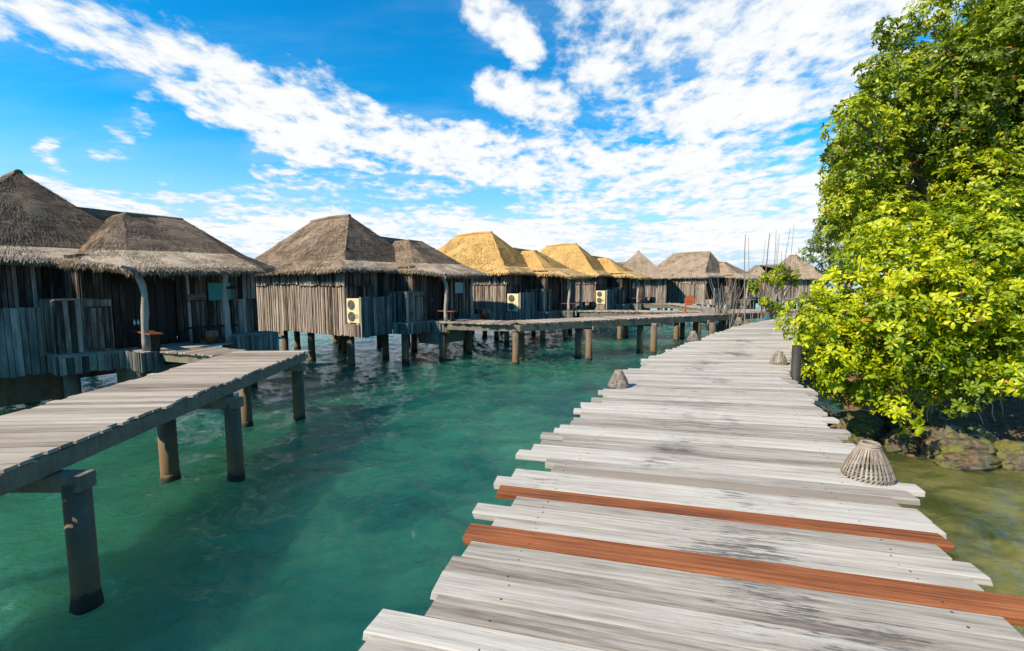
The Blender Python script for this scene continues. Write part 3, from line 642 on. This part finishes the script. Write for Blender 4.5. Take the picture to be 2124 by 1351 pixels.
    # concrete tank and piles
    if near:
        b = MB(); b.box(V(-2.2, -3.1, .85), (0, 1.5, 0), (.12, 0, 0), (0, 0, .52)); b.box(V(-1.2, -6.4, .8), (0, 3.4, 0), (.12, 0, 0), (0, 0, .5)); b.build('foundation_wall', M['beam'], r)
    b = MB(); b.box(V(1.05, -.75, 1.02), (0, 1.35, 0), (.62, 0, 0), (0, 0, .30)); b.build('tank', M['beam'], r, bevel=.01)
    for a_, c_ in ((sk + .3, -.85), (-.15, -.05), (1.9, .0), (-3.4, -2.4), (-3.4, -5.0), (-3.5, -6.8), (-3.4, -9.4), (-1.2, -2.6), (-1.2, -5.4), (-1.2, -9.2), (1.2, -3), (1.3, -5.6), (3.3, -1.2), (3.3, -5.4), (1.3, -9.2), (-2.3, -3.8), (.2, -7.4)):
        pile(r, c_, a_, .15 if a_ != sk + .3 else .16, 1.45)
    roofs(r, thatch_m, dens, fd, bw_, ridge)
    return r
def wpos(P, ang, a, c):
    A = R(ang); return (P[0] + c * math.cos(A) - a * math.sin(A), P[1] + c * math.sin(A) + a * math.cos(A))

VP = {1: ((-9.67, 12.07), -32), 2: ((-3.1, 21.13), -30), 3: ((3.47, 28.59), -30), 4: ((10.25, 37.75), -30)}
make_villa(*VP[1], 'nearest villa with dark grey thatch, at the left edge of the row', M['thatch'], 260, 330, .008, sk=-1.65, near=True)
make_villa(*VP[2], 'grey thatched villa with sunlit side wall, between the nearest villa and the golden roofs', M['thatch'], 110, 220, .014)
make_villa(*VP[3], 'larger, nearer villa with new golden thatch', M['thatch_gold'], 55, 150, .024)
make_villa(*VP[4], 'smaller, farther villa with new golden thatch', M['thatch_gold'], 40, 110, .03)
make_villa((13.9, 54.7), 74, 'grey thatched villa with pyramid peak right behind the golden roofs', M['thatch_far'], 30, 80, .034)
make_villa((23.6, 46.3), -52, 'pale grey thatched villa with wide ridge behind the rust red disc and bare shrub', M['thatch_far'], 30, 80, .034, ridge=(.1, -4.0))
make_villa((34.5, 62), 74, 'farthest villa, its peaked roof half hidden behind the big tree', M['thatch_far'], 24, 60, .04)

# things at the villas
def ac(P, ang, label):
    x, y = wpos(P, ang, -3.60, -1.78); r = empty('air_conditioner', (x, y, 0), R(ang), label, 'air conditioner', 'cream air conditioners by the villa walls')
    b = MB(); b.box((0, 0, 2.42), (.37, 0, 0), (0, .17, 0), (0, 0, .50)); b.build('casing', M['cream'], r, bevel=.015)
    for z in (2.66, 2.18):
        g = MB(); g.tube([(-.08, -.171, z), (-.08, -.185, z)], .20, 28)
        o = g.build('fan_grille', M['grille'], r)
        f2 = MB()
        for rr in (.195, .15, .10, .05):
            f2.tube([(-.08 + rr * math.cos(k * math.pi / 12), -.19, z + rr * math.sin(k * math.pi / 12)) for k in range(25)], .005, 5, cap=False)
        for k in range(6):
            a_ = k * math.pi / 3; f2.tube([(-.08, -.19, z), (-.08 + .19 * math.cos(a_), -.19, z + .19 * math.sin(a_))], .005, 5)
        f2.build('guard', M['grille_ring'], o)
    b = MB(); b.tube([(.372, .02, 2.1), (.40, .02, 2.1), (.41, .05, 2.0), (.41, .16, 1.9)], .018, 6); b.build('pipe', M['white'], r)
    b = MB()
    for k in range(9): b.box((.20, -.172, 2.1 + k * .022), (.10, 0, 0), (0, .003, 0), (0, 0, .004))
    b.build('louvre', M['grille_ring'], r)
    for s in (-.25, .25): b = MB(); b.box((s, 0, 1.895), (.04, 0, 0), (0, .17, 0), (0, 0, .022)); b.build('foot', M['cream'], r)
ac(*VP[2], 'cream air conditioner with two fans beside the grey thatched villa, largest of the three')
ac(*VP[3], 'cream air conditioner with two fans at the nearer golden roofed villa')
ac(*VP[4], 'cream air conditioner with two fans at the farther golden roofed villa, smallest of the three')
WHO = {1: 'nearest villa', 2: 'grey thatched villa with the sunlit wall', 3: 'nearer golden roofed villa', 4: 'farther golden roofed villa'}
def jar(k, a, c, h=.40):
    x, y = wpos(*VP[k], a, c); b = MB(); s = h / .4
    b.lathe((x, y, DZ), [(0, 0), (.13 * s, 0), (.16 * s, .05 * s), (.21 * s, .2 * s), (.20 * s, .31 * s), (.165 * s, .37 * s), (.185 * s, .40 * s), (.165 * s, .40 * s), (.14 * s, .36 * s), (.0, .33 * s)], 24)
    tag(b.build('clay_jar', M['clay'], smooth=True), 'brown clay jar on the porch of the ' + WHO[k], 'jar', 'clay jars on the villa porches')
jar(1, 1.55, .02); jar(2, 2.05, .85, .5); jar(3, 2.3, .8, .5); jar(4, 2.3, .8, .5)
def bench(k, a0, c0, a1, c1, label, mat='bench'):
    p, q = wpos(*VP[k], a0, c0), wpos(*VP[k], a1, c1); p, q = Vector((*p, 0)), Vector((*q, 0)); d = (q - p) / 2; n = Vector((-d.y, d.x, 0)).normalized(); c = (p + q) / 2
    r = empty('bench', (c.x, c.y, DZ), 0, label, 'bench', 'benches on the villa porches')
    b = MB(); b.box((0, 0, .455), d, n * .15, (0, 0, .02), tone=ru(.4, .8)); b.build('seat', M[mat], r, bevel=.005)
    for s in (-.72, .72):
        b = MB(); b.box(d * s + Vector((0, 0, .217)), (0, 0, .217), d.normalized() * .05, n * .10); b.build('leg', M['dark'], r)
for k in (1, 2, 3, 4):
    bench(k, .12, -.8, -.02, .62, 'reddish plank bench behind the front post of the ' + WHO[k])
    bench(k, 1.15, -.45, 2.45, -.35 if k == 1 else .3, 'long dark bench right of the door of the ' + WHO[k], 'dark' if k == 1 else 'bench')
# small things at the nearest villa
x, y = wpos(*VP[1], -.62, -.90); b = MB(); b.box((x, y, 2.62), (0, 0, .05), (.03, .045, 0), (.02, -.012, 0)); tag(b.build('switch_box', M['white'], bevel=.004), 'small pale switch box on the dark wall left of the nearest door', 'switch')
for dx, lb in ((0, 'small white bottle on the shelf left of the nearest door, left one'), (.085, 'small white bottle on the shelf left of the nearest door, right one')):
    x, y = wpos(*VP[1], .02 + dx, -.84); b = MB(); b.lathe((x, y, 2.42), [(0, 0), (.028, 0), (.028, .09), (.012, .12), (.012, .15), (0, .15)], 12); tag(b.build('bottle', M['white'], smooth=True), lb, 'bottle', 'bottles by the door')
x, y = wpos(*VP[1], .06, -.86); b = MB(); b.box((x, y, 2.405), (.05, .09, 0), (.05, -.03, 0), (0, 0, .012)); tag(b.build('shelf', M['dark']), 'little dark shelf under two white bottles at the nearest door', 'shelf')
x, y = wpos(*VP[1], 1.95, .30); b = MB(); b.lathe((x + .12, y, 3.42), [(.0, .09), (.16, .0), (.15, -.02), (0, -.02)], 14); b.box((x + .03, y, 3.45), (.08, 0, 0), (0, .01, 0), (0, 0, .01)); tag(b.build('post_lamp', M['dark']), 'small dark hooded lamp on the second post of the nearest villa', 'lamp')

# rust red round disc on a post
r = empty('disc_stand', (10.35, 27.0, DZ), R(-8), 'rust red round disc on a short post on the long dock', 'disc stand')
b = MB(); b.tube([(-.13, 0, 0), (-.13, 0, .35), (-.06, 0, .52)], .05, 8); b.box((-.13, 0, .02), (.12, 0, 0), (0, .12, 0), (0, 0, .02)); b.build('stand', M['rust'], r)
b = MB(); b.tube([(.12, -.05, .72), (.12, .04, .72)], .30, 32); b.build('disc', M['rust'], r)
b = MB(); b.box((.02, -.056, .66), (.06, 0, .01), (0, .004, 0), (0, 0, .008)); b.box((.13, -.056, .67), (.01, 0, .05), (0, .004, 0), (.012, 0, 0)); b.box((.13, -.057, .65), (.03, 0, .01), (0, .004, 0), (0, 0, .01)); b.build('marking', M['brass'], r)

# ------------------------------------------------------------------ bamboo fish baskets
def basket(x, y, s, label, tilt=0.):
    r = empty('bamboo_basket', (x, y, DZ + .004), ru(0, 6), label, 'basket', 'upturned bamboo baskets along the boardwalk')
    h, rb, rt = .285 * s, .205 * s, .066 * s; n = 34
    b = MB()
    for k in range(n):
        a_ = 2 * math.pi * k / n; ca, sa = math.cos(a_), math.sin(a_); pts = []
        for t in (0, .12, .4, .7, 1.):
            rr = rb + (rt - rb) * (t ** .85) + math.sin(t * math.pi) * .018 * s; rr = rr - .012 * s * (t < .05)
            pts.append((rr * ca, rr * sa, h * t + .004))
        for i_, (p, q) in enumerate(zip(pts[:-1], pts[1:])):
            p, q = Vector(p), Vector(q); d = (q - p) / 2; tn = Vector((-sa, ca, 0)) * .0068 * s * (1.15 - .3 * i_ / 4); b.box((p + q) / 2, d, tn, d.cross(tn).normalized() * .003, tone=ru(.35, 1.))
    b.build('slats', M['cane'], r)
    b = MB()
    for z in (.03, .095, .16):
        t_ = z * s / h; rr = rb + (rt - rb) * (t_ ** .85) + math.sin(t_ * math.pi) * .018 * s + .004 * s; b.tube([(rr * math.cos(k * math.pi / 18), rr * math.sin(k * math.pi / 18), z * s) for k in range(37)], .0032 * s, 6, cap=False, tone=.5)
    b.build('hoops', M['cane'], r)
    b = MB()
    for z, rr in ((h + .002, rt * 1.08), (h - .018 * s, rt * 1.17), (h + .015 * s, rt * 1.0)):
        b.tube([(rr * math.cos(k * math.pi / 18), rr * math.sin(k * math.pi / 18), z) for k in range(37)], .009 * s, 8, cap=False, tone=.85)
    b.lathe((0, 0, h - .02), [(0, 0), (rt * 1.0, 0)], 20, tone=.1); b.build('rim', M['cane'], r)
basket(3.30, 4.10, 1.05, 'pale slatted bamboo basket in the foreground at the right edge of the boardwalk')
basket(1.84, 7.78, .92, 'grey bamboo basket on the left edge of the boardwalk, nearest on that side')
basket(5.88, 9.98, .92, 'bamboo basket on the right edge of the boardwalk beside the dark post')
basket(5.60, 14.05, .92, 'bamboo basket halfway along the left edge of the boardwalk, in front of the dock piles')
basket(9.75, 19.6, .92, 'small distant bamboo basket on the left edge near the bare shrub')
basket(15.2, 24.4, .95, 'farthest bamboo basket at the end of the boardwalk between mangrove and leaves')

# ------------------------------------------------------------------ rocks
def rock(c, s, seed, label):
    import bmesh
    bm = bmesh.new(); bmesh.ops.create_icosphere(bm, subdivisions=5, radius=1.); off = Vector((seed * 7.3, seed * 3.1, 0))
    for v in bm.verts:
        n = v.co.normalized(); d = 1 + .38 * noise.fractal(n * 1.2 + off, 1., 2., 5) + .16 * abs(noise.noise(n * 3.1 + off)) + .05 * noise.fractal(n * 7 + off, 1., 2., 4)
        v.co = Vector((n.x * s[0], n.y * s[1], n.z * s[2])) * d + Vector(c)
    me = bpy.data.meshes.new('rock'); bm.to_mesh(me); bm.free(); me.materials.append(M['rock']); me.polygons.foreach_set('use_smooth', [True] * len(me.polygons))
    o = bpy.data.objects.new('rock', me); C.objects.link(o); tag(o, label, 'rock', 'shore rocks under the big tree')
for i, (c, s, lb) in enumerate([((9.25, 9.3, .18), (.55, .45, .36), 'large wet rock with orange brown top at the right edge of the frame'), ((8.55, 9.75, .12), (.3, .26, .28), 'rounded yellow green mossy rock'),
        ((9.0, 8.75, .04), (.62, .3, .17), 'low mossy rock slab reaching furthest into the olive water'), ((7.55, 9.95, .05), (.42, .3, .17), 'small low mossy rock nearest the boardwalk'), ((8.1, 10.5, .2), (.5, .4, .33), 'dark wet rock in the shade under the leaves'),
        ((7.6, 11.2, .2), (.42, .4, .3), 'dark round rock under the lowest hanging leaves'), ((9.9, 8.85, .1), (.4, .4, .3), 'grey rock at the frame edge in front of the brown bank'), ((9.4, 10.6, .45), (.6, .5, .35), 'brown rock on the bank behind the mossy rocks'), ((8.2, 9.5, .02), (.2, .16, .1), 'small wet stone between the low mossy rock and the rounded green rock'), ((8.75, 9.25, .05), (.17, .2, .14), 'small dark stone wedged in front of the large orange topped rock'), ((7.0, 10.4, .02), (.3, .22, .16), 'dark wet stone nearest the boardwalk, in the shade'), ((9.75, 9.4, .3), (.3, .26, .26), 'brown stone behind the grey rock at the frame edge')]):
    rock(c, s, i + 1, lb)

# ------------------------------------------------------------------ foliage
def leafmesh(name, mat, ctr, axis, scale, parent, nleaf=8, droop=.35, seed=1, tone0=None, flat=.5):
    """rosettes of obovate leaves, all as one mesh (numpy)"""
    rg = np.random.default_rng(seed); ctr = np.asarray(ctr, float); axis = np.asarray(axis, float); axis /= np.linalg.norm(axis, axis=1)[:, None]; n = len(ctr)
    ref = rg.normal(size=(n, 3)); t1 = np.cross(axis, ref); t1 /= np.linalg.norm(t1, axis=1)[:, None]; t2 = np.cross(axis, t1)
    K = nleaf; phi = (np.arange(K)[None] * 2.399 + rg.uniform(0, 6.28, (n, 1)) + rg.uniform(-.25, .25, (n, K))); el_ = rg.uniform(.05, .95, (n, K)) * flat + .08
    L = scale * rg.uniform(.65, 1.2, (n, K)) * rg.uniform(.75, 1.2, (n, 1)); Wd = L * rg.uniform(.36, .48, (n, K))
    rad = (t1[:, None] * np.cos(phi)[..., None] + t2[:, None] * np.sin(phi)[..., None]); d = rad * np.cos(el_)[..., None] + axis[:, None] * np.sin(el_)[..., None]
    side = np.cross(d, axis[:, None]); side /= np.linalg.norm(side, axis=2)[..., None] + 1e-9; up = np.cross(side, d)
    roll = rg.uniform(-.5, .5, (n, K))[..., None]; side, up = side * np.cos(roll) + up * np.sin(roll), up * np.cos(roll) - side * np.sin(roll)
    base = ctr[:, None] + axis[:, None] * rg.uniform(-.03, .03, (n, K))[..., None]
    def pt(u, v, h): # along, across, height
        return base + d * (L * u)[..., None] + side * (Wd * v)[..., None] + up * (L * h)[..., None]
    c1, c2, c3 = .10, .10, -.04 - droop * .2
    P = [pt(.06, 0, 0), pt(.42, -.34, c1 + .07), pt(.42, 0, c1), pt(.42, .34, c1 + .07), pt(.78, -.47, c2 - .02 + .05), pt(.78, 0, c2 - .04), pt(.78, .47, c2 - .02 + .05), pt(1.0, -.12, c3), pt(1.0, .12, c3)]
    V_ = np.stack(P, 2).reshape(-1, 3); nl = n * K; q = np.array([[0, 2, 1, 1], [0, 3, 2, 2], [1, 2, 5, 4], [2, 3, 6, 5], [4, 5, 7, 7], [5, 6, 8, 8], [5, 8, 7, 7]])
    tri = np.array([[0, 2, 1], [0, 3, 2], [4, 5, 7], [5, 6, 8], [5, 8, 7]]); quad = np.array([[1, 2, 5, 4], [2, 3, 6, 5]])
    off = np.arange(nl)[:, None, None] * 9; T = (tri[None] + off).reshape(-1, 3); Q = (quad[None] + off).reshape(-1, 4)
    loops = np.concatenate([T.ravel(), Q.ravel()]); nT, nQ = len(T), len(Q)
    me = bpy.data.meshes.new(name); me.vertices.add(len(V_)); me.vertices.foreach_set('co', V_.astype(np.float32).ravel())
    me.loops.add(len(loops)); me.loops.foreach_set('vertex_index', loops.astype(np.int32)); me.polygons.add(nT + nQ)
    me.polygons.foreach_set('loop_start', np.concatenate([np.arange(nT) * 3, nT * 3 + np.arange(nQ) * 4]).astype(np.int32))
    me.update(calc_edges=True)
    tn = np.clip((tone0 if tone0 is not None else np.full(n, .5))[:, None] + rg.normal(0, .13, (n, K)), 0, .93); tn[rg.uniform(size=(n, K)) < .008] = 1.
    tn = tn.reshape(-1); ta = np.concatenate([np.repeat(tn, 5), np.repeat(tn, 2)])
    at = me.attributes.new('tone', 'FLOAT', 'FACE'); at.data.foreach_set('value', ta.astype(np.float32))
    me.polygons.foreach_set('use_smooth', np.ones(nT + nQ, dtype=bool)); me.materials.append(mat); me.validate()
    o = bpy.data.objects.new(name, me); C.objects.link(o); o.parent = parent; return o
def blobs_to_rosettes(blobs, per_m2, seed, inner=.45, tone=(.3, .75), up=.5):
    rg = np.random.default_rng(seed); cs, ax, tn = [], [], []
    B = np.array([[*b_[:3], b_[3]] for b_ in blobs])
    for k, (x, y, z, r_) in enumerate(B):
        n = int(per_m2 * 4 * math.pi * r_ * r_); d = rg.normal(size=(n, 3)); d /= np.linalg.norm(d, axis=1)[:, None]
        rr = r_ * np.where(rg.uniform(size=n) < .72, rg.uniform(.85, 1.12, n), rg.uniform(inner, .85, n))
        # bumpy surface: twigs push out
        bump = np.array([noise.noise(Vector(v) * 2.6 + Vector((k * 5., 0, 0))) for v in d]); rr = rr * (1 + .28 * bump)
        p = np.array([x, y, z]) + d * rr[:, None] * np.array([1, 1, .85])
        D_ = np.linalg.norm(p[:, None] - B[None, :, :3], axis=2) / B[None, :, 3]; D_[:, k] = 9; keep = (D_.min(1) > .62)
        p, d = p[keep], d[keep]; a_ = d * .8 + np.array([0, 0, up]) + rg.normal(0, .28, d.shape)
        base_t = rg.uniform(*tone); cs.append(p); ax.append(a_); tn.append(np.clip(base_t + rg.normal(0, .15, len(p)), 0, .9))
    return np.concatenate(cs), np.concatenate(ax), np.concatenate(tn)
def limbs(parent, base, tips, mat, r0=.22, mid_z=None, name='limb', seed=3, n=7):
    rg = random.Random(seed); base = Vector(base); b = MB()
    for t in tips:
        t = Vector(t); pts = [base]; 
        for k in range(1, n + 1):
            f = k / n; p = base.lerp(t, f); p.z = base.z + (t.z - base.z) * (f ** .75); p += Vector((rg.uniform(-1, 1), rg.uniform(-1, 1), rg.uniform(-1, 1))) * .12 * (1 - f * .4); pts.append(p)
        b.tube(pts, [r0 * (1 - .88 * k / n) for k in range(n + 1)], 7)
    return b.build(name, mat, parent, smooth=True)

# big tree hanging over the boardwalk
rg = random.Random(11)
bt = empty('sea_almond_tree', (13.2, 13.6, .6), 0, 'huge bright green broad leaved tree filling the right side, overhanging the boardwalk', 'tree')
lowb = []
rows_low = [(1.15, 7.35, 7.9, 9.2, .50), (1.55, 6.75, 9.6, 9.2, .58), (2.15, 6.5, 11.2, 9.2, .62), (2.85, 6.4, 11.6, 9.3, .68), (3.5, 7.0, 12, 9.5, .70), (4.1, 7.7, 12.4, 9.9, .75), (4.7, 8.7, 12.8, 10.4, .8)]
for z, x0, x1, yf, r_ in rows_low:
    x = x0 + r_ * .5
    while x < x1:
        lowb.append((x + rg.uniform(-.15, .15), yf + rg.uniform(-.35, .45) + (.35 if x < x0 + 1 else 0), z + rg.uniform(-.2, .2), r_ * rg.uniform(.8, 1.15))); x += r_ * 1.15
        if rg.random() < .6: lowb.append((x, yf + 1.1, z + rg.uniform(-.1, .4), r_ * 1.1))
lowb += [(6.08, 9.25, 2.75, .28), (6.3, 9.6, 2.3, .3), (9.7, 8.7, 1.75, .42), (7.75, 9.0, .95, .36), (6.45, 9.1, 1.95, .33)]
upb = []
prof = [(5.2, 9.5), (6.1, 9.5), (7.0, 9.3), (7.9, 9.4), (8.8, 9.8), (9.7, 10.6), (10.6, 11.4), (11.5, 12.0), (12.4, 13)]
for z, xl in prof:
    x = xl + (1.05 if z < 7.5 else .85)
    while x < 17.5:
        r_ = rg.uniform(.75, 1.1); yy = 12.4 + (1.1 if x < xl + 1.3 else 0) + rg.uniform(-.7, .7) + (z - 7) * .12
        upb.append((x, yy, z + rg.uniform(-.3, .3), r_)); x += r_ * 1.35
        if rg.random() < .75: upb.append((x, yy + 1.8, z + rg.uniform(-.4, .4), 1.1))
# branches that poke out of the crown's left edge
upb += [(9.0, 12.6, 8.0, .42), (9.2, 12.8, 6.5, .40), (9.25, 13.0, 5.9, .5), (9.6, 12.7, 9.15, .42), (10.1, 12.8, 10.1, .42), (9.25, 13.2, 7.25, .42), (9.5, 13.6, 5.1, .5)]
c_, a_, t_ = blobs_to_rosettes(lowb, 20, 5, tone=(.42, .95), up=.35)
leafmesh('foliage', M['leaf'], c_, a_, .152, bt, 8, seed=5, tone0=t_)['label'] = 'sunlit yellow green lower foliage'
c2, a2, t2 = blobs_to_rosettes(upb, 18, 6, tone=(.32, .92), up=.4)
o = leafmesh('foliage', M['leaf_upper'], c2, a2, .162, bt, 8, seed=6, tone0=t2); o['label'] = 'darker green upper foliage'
print('rosettes', len(c_), len(c2))
for o in bt.children: o.matrix_parent_inverse = Matrix.Translation((-13.2, -13.6, -.6))
tb = MB(); tb.tube([(13.2, 13.6, -.2), (13.1, 13.5, 1.2), (12.8, 13.6, 2.6), (12.9, 14.0, 4.6), (13.2, 14, 8), (13.4, 14, 11.5)], [.5, .4, .36, .3, .2, .08], 14)
o = tb.build('trunk', M['trunk'], bt, smooth=True); o.matrix_parent_inverse = Matrix.Translation((-13.2, -13.6, -.6))
tips = [v[:3] for v in lowb[::3]]; o = limbs(bt, (12.7, 13.3, 1.8), tips, M['trunk'], .14); o.matrix_parent_inverse = Matrix.Translation((-13.2, -13.6, -.6))
tips = [v[:3] for v in upb[::3]]; o = limbs(bt, (12.9, 13.9, 4.2), tips, M['trunk'], .17); o.matrix_parent_inverse = Matrix.Translation((-13.2, -13.6, -.6))
for k in range(9):
    b = MB()
    x = 8.4 + k * .42; y = 9.3 + (k % 3) * .3; z = 1.5
    pts = [(x, y, z)]
    for q in range(5): x += rg.uniform(-.1, .1); y -= rg.uniform(-.03, .06); z -= .17; pts.append((x, y, z))
    b.tube(pts, [.016, .014, .012, .010, .008, .006], 6, tone=.9)
    o = b.build('hanging_twig', M['bark'], bt, smooth=True); o.matrix_parent_inverse = Matrix.Translation((-13.2, -13.6, -.6))
b = MB()
for k in range(14):
    x, y = 10.6 + rg.uniform(0, 2.), 10.6 + rg.uniform(0, 1.6); b.tube([(x + .5, y + .8, 2.2), (x + .2, y + .3, 1.5), (x, y, .5)], [.03, .024, .014], 6, tone=rg.random())
o = b.build('prop_roots', M['trunk'], bt, smooth=True); o.matrix_parent_inverse = Matrix.Translation((-13.2, -13.6, -.6))

def small_tree(name, base, blobs, per, leaf, mat, label, cat, seed, r0=.1, tone=(.3, .7), nleaf=7):
    t = empty(name, base, 0, label, cat); inv = Matrix.Translation(-Vector(base))
    c_, a_, t_ = blobs_to_rosettes(blobs, per, seed, tone=tone, up=.4); o = leafmesh('foliage', mat, c_, a_, leaf, t, nleaf, seed=seed, tone0=t_); o.matrix_parent_inverse = inv
    b0 = Vector(base); cz = sum(v[2] for v in blobs) / len(blobs); cxx = sum(v[0] for v in blobs) / len(blobs); cyy = sum(v[1] for v in blobs) / len(blobs)
    fork = b0.lerp(Vector((cxx, cyy, cz)), .45); b = MB(); b.tube([b0, b0.lerp(fork, .5) + Vector((.05, 0, 0)), fork], [r0 * 1.5, r0 * 1.1, r0 * .9], 9); o = b.build('trunk', M['trunk'], t, smooth=True); o.matrix_parent_inverse = inv
    o = limbs(t, fork, [v[:3] for v in blobs], M['bark'], r0 * .6, seed=seed); o.matrix_parent_inverse = inv
    return t
small_tree('mangrove', (13.9, 24.2, .0), [(13.5, 23.9, 3.75, .34), (13.9, 24, 4.05, .34), (14.2, 24.1, 3.7, .3), (13.75, 23.8, 3.45, .26), (12.95, 23.8, 3.85, .2), (12.55, 23.9, 3.45, .27), (12.6, 23.9, 3.2, .2), (14.75, 24.2, 4.0, .26), (14.9, 24.2, 3.55, .2), (13.0, 23.7, 2.6, .22), (13.45, 23.8, 2.35, .25), (13.8, 23.7, 2.3, .22), (14.25, 24.2, 4.35, .22)],
           34, .15, M['leaf'], 'small twisted mangrove with yellow green leaf tufts beside the far end of the boardwalk', 'mangrove', 21, .10, (.3, .65))
small_tree('shore_tree', (20.5, 27.5, .2), [(17.35, 27, 5.2, .55), (17.9, 27, 5.9, .6), (18.5, 27, 6.4, .7), (18.2, 27, 5.1, .6), (19.0, 27.2, 5.7, .8), (18.4, 27, 4.5, .5), (19.6, 27, 6.8, .9), (20.4, 27.3, 6.2, 1.1), (21.2, 27, 7.2, 1.2), (20.0, 27.2, 5.0, .9), (21.6, 27.2, 5.6, 1.2)],
           14, .16, M['leaf_far'], 'grey green small leaved tree standing behind the left edge of the big tree', 'tree', 22, .16, (.3, .8))

# bare fan shaped shrub
def bare_shrub():
    r = empty('bare_shrub', (11.9, 25.9, 0), 0, 'leafless fan shaped shrub of thin grey stems in front of the wide ridged villa', 'dead shrub'); g_ = random.Random(4)
    b = MB()
    for k in range(64):
        a_ = g_.uniform(-.45, .45); L = g_.uniform(2.4, 4.4) * (1 - abs(a_) * .35); p = Vector((g_.uniform(-.45, .45), g_.uniform(-.2, .2), -.6)); pts = [p.copy()]; dx = a_ * .35; dy = g_.uniform(-.12, .12)
        for s in range(7): p = p + Vector((dx + g_.uniform(-.035, .035), dy * .5, 1.)) * (L + .6) / 7; dx = dx * .6 + a_ * .55; pts.append(p.copy())
        b.tube(pts, [.030 * (1 - .8 * s / 7) for s in range(8)], 5, tone=g_.random())
    b.build('stems', M['stick'], r)
    b = MB(); b.tube([(-.1, 0, -.8), (-.05, 0, 1.2), (-.2, .1, 2.4)], [.16, .12, .05], 8, tone=.2); b.tube([(.2, .1, -.8), (.1, 0, 1.4), (.35, .1, 2.6)], [.12, .09, .04], 8, tone=.3); b.build('trunk', M['trunk'], r)
bare_shrub()
g_ = random.Random(9)
pol = [(12.35, 24.3, 6.05, -.12, 'tall thin bare pole, leftmost of the poles'), (12.6, 24.0, 5.9, -.42, 'bare pole leaning left, second from the left'), (13.35, 24.6, 6.15, .35, 'thick crooked bare pole bending right at the top'), (14.0, 26, 5.9, .15, None), (14.25, 25.2, 6.4, .05, None), (14.5, 25.6, 6.2, .28, None), (14.9, 26, 6.1, .0, None), (15.2, 26, 6.6, .3, None), (15.6, 26.3, 6.9, .35, None), (13.9, 25.4, 4.9, .1, None), (14.7, 25, 5.2, -.1, None), (15.9, 26, 5.3, .1, None), (12.9, 24.4, 3.4, -.1, None), (13.05, 24.0, 3.2, .08, None)]
nth = iter(['short one low left', 'tallest straight one', 'slightly right leaning one', 'straight thin one', 'right leaning one', 'long one leaning furthest right', 'low one by the mangrove trunk', 'low one behind the leaves', 'low one at the right', 'stub left of the mangrove trunk', 'stub beside the mangrove roots'])
for x, y, zt, lean, lb in pol:
    b = MB(); pts = []; n = 8
    for k in range(n + 1): t = k / n; pts.append((x + lean * t * t + .05 * math.sin(t * 7 + x * 5), y, -.8 + (zt + .8) * t))
    b.tube(pts, [(.045 if zt > 6 and lb else .024) * (1 - .6 * k / n) for k in range(n + 1)], 6, tone=g_.random())
    tag(b.build('bare_pole', M['stick'], smooth=True), lb or 'thin bare pole among the mangrove cluster, ' + next(nth), 'pole', 'bare poles by the far boardwalk')
